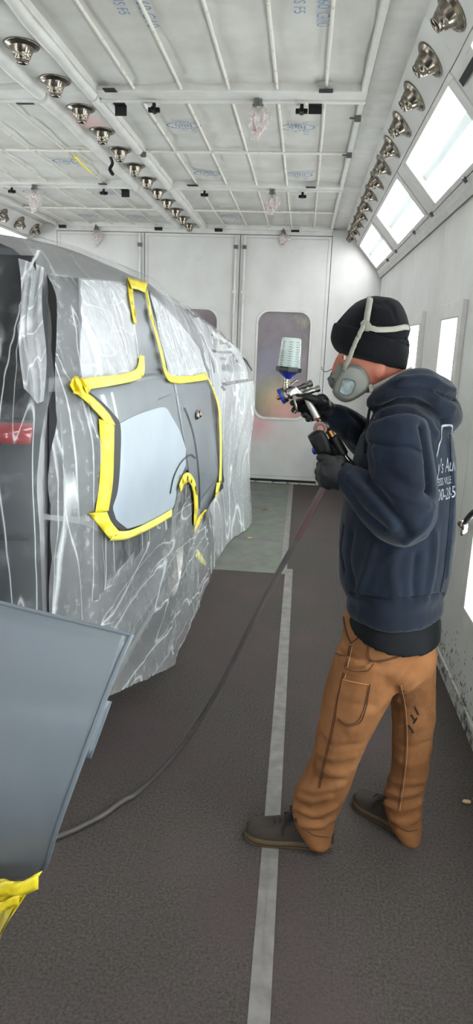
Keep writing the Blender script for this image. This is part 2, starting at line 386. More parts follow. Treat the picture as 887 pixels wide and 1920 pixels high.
# ---- back wall: frame pieces, three door leaves with rounded windows
wb = struct('wall_back', MB().box(XL-.1, XR+.1, YB+.12, YB+.2, 0, 3.0), 'white_panel')
obj('wall_panel', MB().box(.246, XR, YB, YB+.12, 0, 2.89), 'white_panel', wb, bevel=.003)
obj('wall_panel', MB().box(XL, -2.905, YB, YB+.12, 0, 2.89), 'white_panel', wb, bevel=.003)
obj('lintel', MB().box(-2.905, .246, YB-.02, YB+.12, 2.818, 2.90), 'white_metal', wb, bevel=.004)
obj('threshold', MB().box(-2.905, .246, YB-.01, YB+.12, 0, .022), 'grimy_metal', wb, bevel=.003)
def leaf(n, x0, x1, wx0, wx1, wz0=.79, wz1=2.0):
    z0, z1 = .03, 2.812; cx, cz = (wx0+wx1)/2, (wz0+wz1)/2; hw, hh, rc = (wx1-wx0)/2, (wz1-wz0)/2, .13
    inner = []
    for qx, qz, a0 in ((hw-rc, hh-rc, 0), (-(hw-rc), hh-rc, 90), (-(hw-rc), -(hh-rc), 180), (hw-rc, -(hh-rc), 270)):
        for k in range(9):
            a = R(a0+k*90/8); inner.append((cx+qx+rc*math.cos(a), cz+qz+rc*math.sin(a)))
    def outer(p):
        dx, dz = p[0]-cx, p[1]-cz
        t = min((x1-cx)/dx if dx > 1e-6 else 9e9, (x0-cx)/dx if dx < -1e-6 else 9e9, (z1-cz)/dz if dz > 1e-6 else 9e9, (z0-cz)/dz if dz < -1e-6 else 9e9)
        return (cx+dx*t, cz+dz*t)
    # corner directions are added so that the leaf keeps square corners
    loop = sorted(inner + [(cx+(p[0]-cx)*0+0, 0) for p in []], key=lambda p: math.atan2(p[1]-cz, p[0]-cx))
    allp = []
    cor = [(x1, z1), (x0, z1), (x0, z0), (x1, z0)]
    ang = [(math.atan2(p[1]-cz, p[0]-cx), p, outer(p)) for p in loop]
    for c in cor:
        ac = math.atan2(c[1]-cz, c[0]-cx)
        p = min(ang, key=lambda q: abs(q[0]-ac)); i = ang.index(p); ang[i] = (p[0], p[1], c)
    m = MB(); y0, y1 = YB-.005, YB+.05
    m.loft([[(q[2][0], y, q[2][1]) for q in ang] for y in (y1, y0)] + [[(q[1][0], y, q[1][1]) for q in ang] for y in (y0, y1)], cap=False)
    d = struct('door_%d' % n, m, 'door_oversprayed' if n == 3 else 'white_panel')
    ga = MB(); ring = lambda s_, y: [(cx+(q[1][0]-cx)*s_, y, cz+(q[1][1]-cz)*(1+(s_-1)*hw/hh)) for q in ang]
    ga.loft([ring(1.07, YB-.006), ring(1.06, YB-.014), ring(.995, YB-.014), ring(.985, YB-.004), ring(.985, YB+.02)], cap=False)
    obj('window_gasket', ga, 'white_metal', d, smooth=True)
    pn = MB(); r0 = ring(1.0, YB+.012); r1 = ring(1.0, YB+.018); pn.loft([r0, r1])
    obj('pane', pn, 'pane_reflection' if n == 3 else 'door_pane', d)
    # thin pressed line around the sheet and the bottom rail
    t = MB(); e = .035
    for (a, b) in (((x0+e, z0+.06), (x1-e, z0+.06)), ((x1-e, z0+.06), (x1-e, z1-.03)), ((x1-e, z1-.03), (x0+e, z1-.03)), ((x0+e, z1-.03), (x0+e, z0+.06))):
        t.tube([(a[0], YB-.005, a[1]), (b[0], YB-.005, b[1])], .0025, 6)
    obj('pressed_edge', t, 'gasket', d)
    obj('bottom_seal', MB().box(x0+.005, x1-.005, YB-.012, YB-.004, .022, .05), 'gap_dark', d)
    return d
D1 = leaf(1, -2.898, -1.878, -2.7, -2.1)
D2 = leaf(2, -1.870, -.782, -1.62, -1.018)
D3 = leaf(3, -.774, .240, -.543, .061)
def bolt_rod(x, d, z0=1.55, z1=2.80):
    r = obj('bolt_rod', MB().tube([(x, YB-.03, z0), (x, YB-.03, z1)], .013, 10), 'white_metal', d, smooth=True)
    for z in (z0+.02, 2.2, z1-.12):
        obj('guide', MB().box(x-.024, x+.024, YB-.048, YB-.004, z-.02, z+.02), 'gun_steel' if z > 2.5 else 'white_metal', r, bevel=.004)
bolt_rod(-.826, D2, .6); bolt_rod(-.728, D3, .6); bolt_rod(-1.925, D1, 1.9)
hd = MB().tube([(-.70, YB-.035, 1.47), (-.66, YB-.07, 1.44), (-.60, YB-.075, 1.36), (-.585, YB-.075, 1.33)], [.012, .012, .01, .009], 10)
hdl = obj('handle', hd, 'gun_steel', D3, smooth=True)
obj('handle_plate', MB().box(-.735, -.68, YB-.03, YB-.004, 1.40, 1.56), 'white_metal', hdl, bevel=.006)

# ---- flat borders and sloped sides
SO = Vector((.39, 0, 2.885)); SD = Vector((.42, 0, -.475)).normalized(); SNV = Vector((-.749, 0, -.6624))
def SL(s, y, h, side=1):
    p = SO + SD*s + SNV*h; return Vector((mx(p.x, side), y, p.z))
def slope_box(m, s0, s1, y0, y1, h0, h1, side):
    return m.hexa([SL(s0, y0, h0, side), SL(s1, y0, h0, side), SL(s1, y1, h0, side), SL(s0, y1, h0, side),
                   SL(s0, y0, h1, side), SL(s1, y0, h1, side), SL(s1, y1, h1, side), SL(s0, y1, h1, side)])
PANES = [(-1.67, -.41), (-.02, 1.22), (1.62, 2.84), (3.23, 4.44), (4.83, 6.09), (6.51, 7.83)]
NOZR = [2.807+.4195*k for k in range(-3, 13)]
nozzle_me = nozzle_in = None
def nozzle_meshes():
    a = mesh_of('nozzle_flange', MB().lathe([(.0, .0), (.078, .0), (.08, .004), (.076, .008), (.066, .010), (.060, .016)], n=28), 'chrome', True)
    b = mesh_of('nozzle_cone', MB().lathe([(.056, .010), (.051, .022), (.042, .040), (.0375, .046), (.038, .050), (.031, .060), (.027, .070), (.029, .073), (.024, .0735), (.021, .062)], n=28, cap=False), 'chrome', True)
    c = mesh_of('nozzle_throat', MB().lathe([(.0212, .061), (.0212, .0615)], n=20), 'chrome_dark', True)
    return a, b, c
NZ = nozzle_meshes()
def nozzle(loc, axis, label, group):
    t = thing('air_nozzle', label, 'air nozzle', loc, group)
    q = Vector((0, 0, 1)).rotation_difference(Vector(axis))
    t.rotation_mode = 'QUATERNION'; t.rotation_quaternion = q
    for n_, me in zip(('flange', 'cone', 'throat'), NZ): link(n_, me, t, (0, 0, 0))
    return t
for side, sn in ((1, 'right'), (-1, 'left')):
    m = MB(); slope_box(m, -.03, .66, YF, YB, -.14, -.12, side)
    st = struct('ceiling_slope_'+sn, m, 'white_panel')
    ys = [YF, -1.10, .96, 3.02, 5.08, 7.14, YB]
    for y0, y1 in zip(ys[:-1], ys[1:]):
        m = MB(); slope_box(m, 0, .203, y0+.0015, y1-.0015, -.12, 0, side); obj('nozzle_panel', m, 'white_panel', st, bevel=.002, seg=1)
    yy = [YF]+[v for p in PANES for v in (p[0]-.085, p[1]+.085)]+[YB]
    for y0, y1 in zip(yy[::2], yy[1::2]):
        if y1-y0 > .02:
            m = MB(); slope_box(m, .206, .556, y0+.001, y1-.001, -.12, -.004, side); obj('filler_panel', m, 'white_metal', st, bevel=.002, seg=1)
    m = MB(); slope_box(m, .559, .634, YF, YB, -.12, .006, side); obj('bottom_rail', m, 'white_metal', st, bevel=.003)
    m = MB(); slope_box(m, .60, .64, YF, YB, .004, .02, side); obj('bottom_lip', m, 'white_metal', st, bevel=.003)
    if side > 0:
        for y in (3.02+.7, 4.62, 5.3, 6.3, 6.9):
            m = MB(); slope_box(m, .545, .575, y-.006, y+.006, .0, .022, side); obj('latch', m, 'gun_steel', st, bevel=.002)
    # light fixtures
    for k, (y0, y1) in enumerate(PANES):
        if side > 0:
            lab = ['long glazed light in the right slope, behind the camera and furthest from the door', 'long glazed light in the right slope overhead, second from the front wall', 'long glazed light in the right slope, beside the black tape strip',
                   'largest visible glazed light in the right slope, upper right corner', 'middle glazed light in the right slope, above the beanie', 'smallest glazed light in the right slope, next to the back wall'][k]
        else:
            lab = ['long glazed light in the left slope, behind the camera at the front wall', 'long glazed light in the left slope, second from the front wall', 'long glazed light in the left slope, third from the front wall',
                   'long glazed light in the left slope above the car rear, fourth from the front wall', 'long glazed light in the left slope above the car, fifth from the front wall', 'glazed light in the left slope above the car roof, next to back wall'][k]
        o = SL(.38, (y0+y1)/2, 0, side)
        L = thing('slope_light', lab, 'light fixture', o, 'glazed lights in the slopes')
        fr = MB()
        slope_box(fr, .207, .233, y0-.084, y1+.084, -.10, .004, side); slope_box(fr, .527, .555, y0-.084, y1+.084, -.10, .004, side)
        slope_box(fr, .233, .527, y0-.084, y0, -.10, .004, side); slope_box(fr, .233, .527, y1, y1+.084, -.10, .004, side)
        obj('frame', fr, 'white_metal', L, bevel=.003)
        m = MB(); slope_box(m, .233, .527, y0, y1, -.118, -.11, side); obj('reflector', m, 'reflector', L)
        for s0 in (.295, .455):
            tb = MB(); rings = []
            for y in (y0+.02, y1-.02):
                rings.append([SL(s0+.058*math.cos(q), y, -.075+.022*math.sin(q), side) for q in [2*math.pi*i/16 for i in range(16)]])
            tb.loft(rings); obj('tube_lamp', tb, 'lamp_tube', L, smooth=True)
        m = MB(); slope_box(m, .350, .400, y0, y1, -.05, -.03, side); obj('centre_bar', m, 'reflector', L, bevel=.004)
        m = MB(); slope_box(m, .233, .527, y0, y1, -.012, -.008, side); obj('pane', m, 'lamp_glass', L)
    # nozzles
    vis = 0
    for k, y in enumerate(NOZR):
        if side > 0:
            if y < 2.6: lab = 'chrome air nozzle on the right slope overhead, beyond the top of the photo'
            else: lab = 'chrome air nozzle in the right slope row, %s from the top of the photo' % ORD[k-3]
        else:
            lab = 'chrome air nozzle in the left slope row, %s counted from the back wall' % ORD[15-k]
            if y < 6.3: continue
        if side > 0 and y < 2.3: continue
        nozzle(SL(.103, y, 0, side), (SNV.x*side, 0, SNV.z), lab, 'air nozzles in the slopes')
# black tape strip on the right slope
m = MB(); slope_box(m, .262, .292, 2.60, 3.10, .0045, .006, 1)
tag(obj('tape_strip', m, 'black_tape'), 'long black tape strip on the right slope between two lights', 'tape')

# ---- ceiling: pads, rods, beams, middle strip
ZC = 2.90
ce = struct('ceiling', MB().box(XL-.1, XR+.1, YF-.1, YB+.2, 3.02, 3.1), 'white_panel')
for side in (1, -1):
    a, b = sorted((mx(.25, side), mx(.40, side)))
    P = [[(mx(x, side), y, z) for x, z in ((.235, 2.915), (.25, 2.893), (.30, 2.889), (.36, 2.888), (.395, 2.884), (.42, 2.90))] for y in (YF, 1.8, 3.87, 5.95, YB)]
    for i in range(4):
        Pi = [[(p[0], p[1]+(.001 if q == 0 else -.001), p[2]) for p in P[i+q]] for q in (0, 1)]
        obj('border_panel', MB().grid(Pi), 'white_metal', ce, solid=.015, smooth=True, offs=1)
    # edge rail of the pad frames
    for y0, y1 in ((YF, 1.74), (1.80, 3.80), (3.94, 5.90), (6.0, 7.94)):
        a, b = sorted((mx(.212, side), mx(.242, side)))
        obj('edge_rail', MB().box(a, b, y0, y1, 2.868, 2.93), 'white_metal', ce, bevel=.005)
BEAM = [(-.33, -.19), (1.74, 1.87), (3.80, 3.935), (5.89, 6.0)]
for y0, y1 in BEAM:
    for xa, xb in ((-1.18, .245), (-2.915, -1.49)):
        bm_ = obj('beam', MB().box(xa, xb, y0, y1-.02, 2.872, 2.95), 'white_metal', ce, bevel=.006)
        obj('lip', MB().box(xa, xb, y1-.02, y1+.012, 2.862, 2.90), 'white_metal', bm_, bevel=.005)
obj('beam', MB().box(-2.915, .245, YB-.07, YB, 2.86, 2.95), 'white_metal', ce, bevel=.006)
BAYS = [(YF, -.33), (-.18, 1.74), (1.88, 3.80), (3.945, 5.89), (6.01, 7.885)]
rx_r = [-.955+.2475*k for k in range(5)]; rx_l = [2*XC-x-.02 for x in rx_r]
def pad(xa, xb, y0, y1, seed):
    nx, ny = 36, 44; xs = np.linspace(xa, xb, nx); ys = np.linspace(y0, y1, ny); P = []
    X, Y = np.meshgrid(xs, ys)
    rods = rx_r if xa > XC else rx_l
    sag = np.zeros_like(X)
    for r_ in rods: sag += .012*np.exp(-((X-r_)/.03)**2)
    ridg = 1-np.abs(2*vnoise(X*1.1+seed*3, Y*3.3+seed*7)-1)*2
    fold = np.clip(1-np.abs(2*vnoise(X*.5+seed*5+20, Y*4.6+.8*vnoise(X*3, Y*2+seed)+seed)-1)*5, 0, 1)
    Z = ZC+.006 + sag + .006*ridg - .018*fold + .004*vnoise(X*9, Y*9)
    P = [[(X[i, j], Y[i, j], Z[i, j]) for j in range(nx)] for i in range(ny)]
    return obj('filter_pad', MB().grid(P), 'filter', ce, smooth=True)
PADS = {}
k = 0
for y0, y1 in BAYS:
    for sd_, (xa, xb) in (('r', (-1.165, .214)), ('l', (-2.885, -1.505))):
        k += 1; PADS[(sd_, y0)] = pad(xa, xb, y0-.01, y1+.01, k)
        for x in (rx_r if sd_ == 'r' else rx_l):
            obj('rod', MB().tube([(x, y0, 2.889), (x, y1, 2.889)], .0085, 8), 'rod_paint', ce, smooth=True)
        ym = y0+ (y1-y0)*.505
        obj('cross_rod', MB().tube([(xa, ym, 2.88), (xb, ym, 2.88)], .010, 8), 'rod_paint', ce, smooth=True)
# middle strip
ys = [YF, 1.80, 3.86, 5.94, YB-.07]
for y0, y1 in zip(ys[:-1], ys[1:]):
    s_ = obj('strip_panel', MB().box(-1.46, -1.21, y0+.001, y1-.001, 2.89, 2.93), 'strip_red_glow' if 3 < y0 < 4 else 'white_metal', ce, bevel=.002, seg=1)
    for xx_, sg in ((-1.195, 1), (-1.478, -1)):
        pts = [(xx_+.004*math.sin(i*2.1+y0), y0+.02+(y1-y0-.04)*i/12, 2.874+.004*math.sin(i*1.3+sg)) for i in range(13)]
        obj('edge_roll', MB().tube(pts, .029 if sg > 0 else .034, 12), 'white_metal', s_, smooth=True)
    for xx_ in (-1.163, -1.507):
        obj('rail', MB().box(xx_-.008, xx_+.008, y0+.03, y1-.03, 2.872, 2.91), 'white_metal', s_, bevel=.003)
for i in range(14):
    y = 2.465+.411*i
    nozzle((-1.338, y, 2.89), (0, 0, -1), 'chrome air nozzle on the middle ceiling strip, %s counted from the back doors' % ORD[13-i], 'air nozzles on the middle strip')

# black tape patches, knobs and clips on the beams
def tpatch(x, y, z, w_, d_, lab, drop=.0, nm='tape_patch'):
    m = MB().box(x-w_/2, x+w_/2, y-d_/2, y+d_/2, z-.003, z)
    if drop: m.box(x-w_/2, x+w_/2, y+d_/2-.002, y+d_/2+.001, z-drop, z)
    tag(obj(nm, m, 'black_tape'), lab, 'tape', 'black tape patches on the ceiling frame')
tpatch(-1.075, 3.775, 2.871, .065, .055, 'black tape patch on the front edge of the near beam beside the middle strip')
tpatch(-1.072, 3.955, 2.861, .065, .045, 'square black tape patch hanging below the near beam beside the middle strip', .05)
tpatch(.035, 3.775, 2.871, .07, .05, 'black tape patch at a rod end on the near beam, right side')
tpatch(-.015, 3.955, 2.861, .07, .045, 'black tape patch right of the cross knob on the near beam', .035)
tpatch(-1.592, 6.02, 2.861, .07, .04, 'square black tape patch on the far left beam beside the middle strip', .055)
tpatch(-1.74, 5.87, 2.871, .07, .04, 'flat black tape patch on the front edge of the far left beam')
tpatch(-.02, 5.87, 2.871, .08, .05, 'black tape patch on the far right beam above the sprinkler')
tpatch(-1.60, 3.95, 2.861, .10, .018, 'thin black tape strip on the near left beam')
tpatch(-.985, 5.87, 2.871, .09, .05, 'black tape patch at a rod end on the far right beam by the middle strip')
tpatch(-1.70, 7.86, 2.858, .09, .03, 'black tape patch on the back beam left of the middle strip', .03)
tpatch(-1.02, 7.86, 2.858, .09, .03, 'black tape patch on the back beam right of the middle strip', .03)
tpatch(-2.80, 7.84, 2.858, .09, .03, 'black tape patch on the back beam at the left corner', .03)
tpatch(-.17, 7.84, 2.858, .09, .03, 'black tape patch on the back beam near the right sprinkler', .02)
def knob(x, y, lab):
    t = thing('cross_knob', lab, 'knob', (x, y, 2.862), 'black cross knobs on the beams')
    obj('washer', MB().lathe([(0, 0), (.034, 0), (.034, -.003), (0, -.003)], (x, y, 2.862)), 'rod_paint', t)
    obj('stem', MB().lathe([(.010, 0), (.010, -.03)], (x, y, 2.862)), 'black_plastic', t, smooth=True)
    m = MB().box(x-.032, x+.032, y-.011, y+.011, 2.815, 2.838).box(x-.011, x+.011, y-.032, y+.032, 2.8155, 2.8375)
    obj('cross_grip', m, 'black_plastic', t, bevel=.004)
knob(-.877, 3.93, 'black cross knob under the near beam, left of the bagged sprinkler')
knob(-.085, 3.935, 'black cross knob under the near beam, right of the bagged sprinkler')
knob(-1.77, 6.0, 'black cross knob under the far left beam near the middle strip')
knob(-.905, 6.0, 'black cross knob under the far right beam near the middle strip')
knob(-.085, 6.0, 'black cross knob under the far right beam beside the bagged sprinkler')
knob(-2.58, 6.0, 'black cross knob under the far left beam by the left bagged sprinkler')
def clip(x, y, lab):
    t = thing('spring_clip', lab, 'clip', (x, y, 2.868), 'clips on the edge rails')
    obj('clip_arm', MB().box(x-.018, x+.018, y-.008, y+.008, 2.835, 2.868), 'gun_steel', t, bevel=.003)
    obj('clip_tongue', MB().box(x-.045, x-.012, y-.006, y+.006, 2.848, 2.858), 'gun_steel', t, bevel=.002)
clip(.222, 4.13, 'small steel clip on the right ceiling rail just past the near beam')
clip(.222, 4.86, 'small steel clip on the right ceiling rail at the cross rod')
clip(-1.165, 4.9, 'small steel clip where a cross rod meets the middle strip')
m = MB().tube(sspline([(-1.43, 5.02, 2.865), (-1.425, 5.05, 2.83), (-1.44, 5.04, 2.79), (-1.415, 5.04, 2.75)], 6), [.012]*18+[.006], 6, flat=.25)
tag(obj('tape_tail', m, 'black_tape', smooth=True), 'loose dark tape tail dangling from the middle strip', 'tape')
m = MB().tube(sspline([(-1.31, 2.75, 2.875), (-1.28, 2.8, 2.80), (-1.31, 2.82, 2.72), (-1.28, 2.8, 2.66)], 6), [.014]*18+[.007], 6, flat=.25)
tag(obj('tape_tail', m, 'black_tape', smooth=True), 'loose dark tape tail hanging at the top left of the photo', 'tape')
m = MB()
for i, (x, y) in enumerate([(-1.69, 5.05), (-1.70, 5.2), (-1.71, 5.4)]):
    m.ball((x, y, 2.868), .012, .018, .008, 8, 5); m.tube([(x, y, 2.868), (x+.02, y+.03, 2.85), (x+.03, y+.025, 2.84)], [.005, .004, .002], 6)
m.tube([(-1.69, 5.0, 2.87), (-1.70, 5.2, 2.862), (-1.71, 5.45, 2.87)], .006, 6)
tag(obj('tape_scrap', m, 'mask_tape_pale', smooth=True), 'scrap of yellow tape stuck on a rod left of the middle strip', 'tape')

# printed stamps on the pads
def print_text(s, size, x, y, parent, rot, shear=0):
    vs, fs = text_mesh(s, size, shear); a = math.cos(rot); b = math.sin(rot)
    m = MB(); m.add([(x+v.x*a-v.y*b, y-(v.x*b+v.y*a), ZC-.011) for v in vs], fs)   # read from below
    return obj('printed_text', m, 'blue_ink', parent)
for (x, y) in ((-.815, 3.04), (-.115, 3.04)):
    P_ = PADS[('r', 1.88)]
    print_text('CDM/560 G10', .075, x+.09, y-.36, P_, -math.pi/2)
    print_text('PLUS F5', .065, x, y-.24, P_, -math.pi/2)
def stamp(x, y, parent):
    m = MB()
    for q in range(26):
        a = 2*math.pi*q/26; ex, ey = .10*math.cos(a), .06*math.sin(a)
        m.box(x+ex-.007, x+ex+.007, y+ey-.005, y+ey+.005, ZC-.012, ZC-.011)
    for q in range(6):
        m.box(x-.05+q*.018, x-.042+q*.018, y-.028+.012*math.sin(q*2.), y+.026-.01*math.cos(q*3.), ZC-.012, ZC-.011)
    obj('printed_emblem', m, 'blue_ink', parent)
    print_text('G10', .045, x+.035, y+.07, parent, -math.pi/2); print_text('F5', .04, x-.03, y+.07, parent, -math.pi/2)
for x, y in ((-.80, 4.40), (-.115, 4.42)): stamp(x, y, PADS[('r', 3.945)])
for x, y in ((-.115, 5.55), (-.82, 5.55)): stamp(x, y, PADS[('r', 3.945)])
stamp(-1.83, 5.25, PADS[('l', 3.945)])
for x, y in ((-.115, 6.95), (-.82, 7.3)): stamp(x, y, PADS[('r', 6.01)])
for x, y in ((-1.80, 6.3), (-2.5, 6.3), (-2.35, 7.4), (-1.83, 7.4)): stamp(x, y, PADS[('l', 6.01)])

# bagged sprinkler heads
def sprinkler(x, y, z, lab, L=.20, red=True):
    t = thing('bagged_sprinkler', lab, 'sprinkler', (x, y, z), 'sprinkler heads in clear bags')
    obj('pipe_stub', MB().lathe([(.022, .02), (.022, -.02), (.03, -.022), (.03, -.035), (.016, -.037), (.016, -.06)], (x, y, z)), 'gun_steel', t, smooth=True)
    m = MB()
    for s_ in (-1, 1): m.tube([(x+.012*s_, y, z-.055), (x+.026*s_, y, z-.085), (x+.02*s_, y, z-.12), (x, y, z-.14)], .004, 6)
    m.lathe([(.0, 0), (.026, 0), (.026, -.003), (0, -.003)], (x, y, z-.14))
    obj('sprinkler_frame', m, 'red_frame', t, smooth=True)
    rings = []
    for i in range(16):
        u = i/15; r_ = .022+.038*math.sin(min(1, u*1.15)*math.pi)**.8*(1 if u < .87 else .8) if u > .12 else .024
        ring = []
        for q in range(22):
            a = 2*math.pi*q/22; rr = max(.006, r_*(1+.22*math.sin(a*3+u*5)*u+.12*math.sin(a*7+u*9)))
            ring.append((x+rr*math.cos(a)*.95+.01*math.sin(u*4), y+rr*math.sin(a)*.8, z-.018-L*u))
        rings.append(ring)
    b = obj('plastic_bag', MB().loft(rings, cap=False), 'film_bag', t, smooth=True)
    obj('bag_tie', MB().lathe([(.026, -.004), (.028, -.010), (.026, -.016)], (x, y, z-.018), cap=False), 'strap', b, smooth=True)
sprinkler(-.315, 3.90, 2.868, 'largest bagged sprinkler head, hanging from the near beam', .17)
sprinkler(-.335, 5.97, 2.866, 'bagged sprinkler head with red frame on the far right beam', .17)
sprinkler(-.30, 7.90, 2.858, 'small bagged sprinkler head above the right door leaf', .15)
sprinkler(-2.36, 5.95, 2.866, 'bagged sprinkler head on the far left beam above the car', .20)
sprinkler(-2.42, 7.90, 2.858, 'bagged sprinkler head over the left door leaf behind the car roof', .20)

# ---- tall wall lights
WL = [(-1.20, -.60), (.02, .60), (1.22, 1.80), (2.42, 2.98), (3.62, 4.20), (4.82, 5.42), (6.02, 6.6)]
for side in (1, -1):
    for k, (y0, y1) in enumerate(WL):
        z0, z1 = .42, 1.885; f_ = .085
        if side > 0:
            lab = 'tall narrow light on the right wall, ' + ['at the front wall', 'second from the front wall', 'third from the front wall', 'cut off by the right photo edge',
                   'the one just behind the hood', 'the one just behind the beanie', 'hidden behind the beanie, closest to the back wall'][k]
        else: lab = 'tall narrow light on the left wall behind the car, %s from the front wall' % ORD[k]
        xa = XR; L = thing('wall_light', lab, 'light fixture', (mx(xa, side), (y0+y1)/2, z0), 'tall lights on the side walls')
        def bx(m, xa0, xa1, a, b, c, d): 
            p, q = sorted((mx(xa0, side), mx(xa1, side))); m.box(p, q, a, b, c, d)
        fr = MB(); bx(fr, XR-.028, XR, y0, y0+f_, z0, z1); bx(fr, XR-.028, XR, y1-f_, y1, z0, z1); bx(fr, XR-.028, XR, y0+f_, y1-f_, z0, z0+f_); bx(fr, XR-.028, XR, y0+f_, y1-f_, z1-f_, z1)
        fo = obj('frame', fr, 'white_metal', L, bevel=.003)
        fl = MB(); bx(fl, XR-.032, XR-.026, y0+f_-.014, y1-f_+.014, z1-f_-.004, z1-f_+.004); obj('glazing_bead', fl, 'gasket', fo)
        ln = MB(); bx(ln, XR-.009, XR-.004, y0+f_, y1-f_, z0+f_, z1-f_); obj('lamp_panel', ln, 'lamp_wall', L)
        pn = MB(); bx(pn, XR-.018, XR-.015, y0+f_, y1-f_, z0+f_, z1-f_); obj('pane', pn, 'lamp_glass', L)
        cl = MB(); bx(cl, XR-.024, XR-.018, (y0+y1)/2-.008, (y0+y1)/2+.008, z1-f_-.19, z1-f_-.15); obj('pane_clip', cl, 'gun_steel', fo)

# ---- floor coverings
tag(obj('floor_sheet', MB().box(-2.6, -.078, 4.63, 7.90, 0, .003), 'floor_sheet'), 'grey green protective floor sheet in front of the back doors', 'floor sheet')
tag(obj('floor_tape', MB().box(-.078, -.030, 4.62, 7.90, .0032, .0042), 'floor_tape'), 'pale tape edging the green floor sheet', 'tape')
m = MB().box(-.042, .014, -1.9, 4.75, .0005, .002); tp = tag(obj('floor_tape', m, 'floor_tape'), 'long pale tape line down the dark floor under the front shoe', 'tape')
obj('tape_ridge', MB().box(-.016, -.013, -1.9, 4.75, .002, .0032), 'floor_tape', tp)
def bit(x, y, lab, mt, s=1):
    m = MB(); rr = [(1, .2), (.7, .9), (-.2, 1), (-.9, .5), (-1, -.4), (-.2, -.9), (.8, -.7)]
    m.loft([[(x+a*.016*s, y+b*.01*s, z) for a, b in rr] for z in (.003, .010)]); tag(obj('foam_scrap' if 'foam' in lab else 'leaf_scrap', m, mt, bevel=.002), lab, 'scrap')
bit(.699, 2.207, 'tan scrap of foam on the dark floor by the right wall', 'debris')
bit(-.292, 6.561, 'brown leaf scrap on the green floor sheet nearer the doors', 'debris_leaf', 1.6)
bit(-.37, 5.493, 'pale leaf scrap on the green floor sheet nearer the camera', 'debris', 1.4)

# ================================================================== THE CAR UNDER FILM
CX_ = -1.62; YR, YFR = 1.74, 7.2
SECX = np.array([.95, .99, 1.0, 1.0, .992, .965, .90, .835, .75, .55, .28, 0.0])
SECZ = np.array([.30, .60, .85, 1.10, 1.30, 1.47, 1.66, 1.83, 1.93, 2.01, 2.05, 2.065])
SECS = np.concatenate([[0], np.cumsum(np.hypot(np.diff(SECX), np.diff(SECZ)))]); SECS /= SECS[-1]
def ss(a, b, x):
    t = min(1, max(0, (x-a)/(b-a))); return t*t*(3-2*t)
def kroof(y, filmy=False):
    r_ = .08*(1-ss(1.9, 3.2, y))
    if filmy: return 1-r_-.09*ss(3.7, 4.8, y)-.17*ss(4.8, 6.5, y)-.35*ss(6.3, 7.3, y)
    return 1-r_-.09*ss(3.7, 4.8, y)-.73*ss(4.9, 6.3, y)-.06*ss(6.2, 7.2, y)
def plan(y):
    return 1-.09*max(0, 1-(y-YR)/.55)**2-.12*max(0, 1-(YFR-y)/.7)**2
def yrear(z): return YR+.34*ss(1.2, 1.95, z)
def zmap(z, y, filmy=False): return z if z <= 1.15 else 1.15+(z-1.15)*kroof(y, filmy)
def body_pt(t, v, side=1, off=0.0):
    dx = float(np.interp(v, SECS, SECX)); z = float(np.interp(v, SECS, SECZ)); e = .002
    ax = float(np.interp(min(1, v+e), SECS, SECX)-np.interp(max(0, v-e), SECS, SECX)); az = float(np.interp(min(1, v+e), SECS, SECZ)-np.interp(max(0, v-e), SECS, SECZ))
    l = math.hypot(ax, az) or 1; nx, nz = az/l, -ax/l
    y0 = yrear(z); y = y0+(YFR-y0)*t
    dx = dx*plan(y)+nx*off; z = zmap(z, y)+nz*off
    return Vector((CX_+side*dx, y, z))
def side_x(y, z):
    k = kroof(y); zz = z if z <= 1.15 else 1.15+(z-1.15)/k
    zz = min(max(zz, .30), 2.05)
    return CX_+float(np.interp(zz, SECZ, SECX))*plan(max(y, YR))
def on_car(px, py, off=0.0):
    X = -.62
    for i in range(40):
        p = atx(px, py, X); X = .5*X+.5*(side_x(p.y, p.z)+off); X = min(X, -.3)
    return atx(px, py, X)
def inside(p, poly):
    c = False; n = len(poly)
    for i in range(n):
        a, b = poly[i], poly[i-1]
        if (a[1] > p[1]) != (b[1] > p[1]) and p[0] < (b[0]-a[0])*(p[1]-a[1])/(b[1]-a[1])+a[0]: c = not c
    return c
car = thing('car', 'large grey sport utility vehicle masked in plastic film, seen from its rear corner', 'car', (CX_, 4.4, 0))
ARC = (3.76, .42, .46)
nt, nv = 90, 46
m = MB()
for side in (1, -1):
    P = [[body_pt(i/nt, j/nv, side) for j in range(nv+1)] for i in range(nt+1)]
    b = nv+1; base = len(m.v); m.v += [tuple(p) for r in P for p in r]
    for i in range(nt):
        for j in range(nv):
            c = (P[i][j]+P[i+1][j+1])/2
            if any((c.y-yy_)**2+(c.z-ARC[1])**2 < ARC[2]**2 for yy_ in (3.76, 6.75)): continue
            f = (base+i*b+j, base+i*b+j+1, base+(i+1)*b+j+1, base+(i+1)*b+j); m.f.append(f)
obj('body_shell', m, 'car_paint', car, smooth=True)
# rear and front faces
for t_, nm in ((0, 'liftgate'), (1, 'nose')):
    m = MB(); P = []
    for j in range(nv+1):
        a = body_pt(t_, j/nv, 1); b = body_pt(t_, j/nv, -1); bulge = -.05 if t_ == 0 else .05
        P.append([a.lerp(b, q/20)+Vector((0, bulge*math.sin(math.pi*q/20)**.5, 0)) for q in range(21)])
    obj(nm, m.grid(P), 'gate_paint' if t_ == 0 else 'car_paint', car, smooth=True)
obj('underbody', MB().box(CX_-.85, CX_+.85, 1.95, 7.0, .32, .44), 'rubber', car)
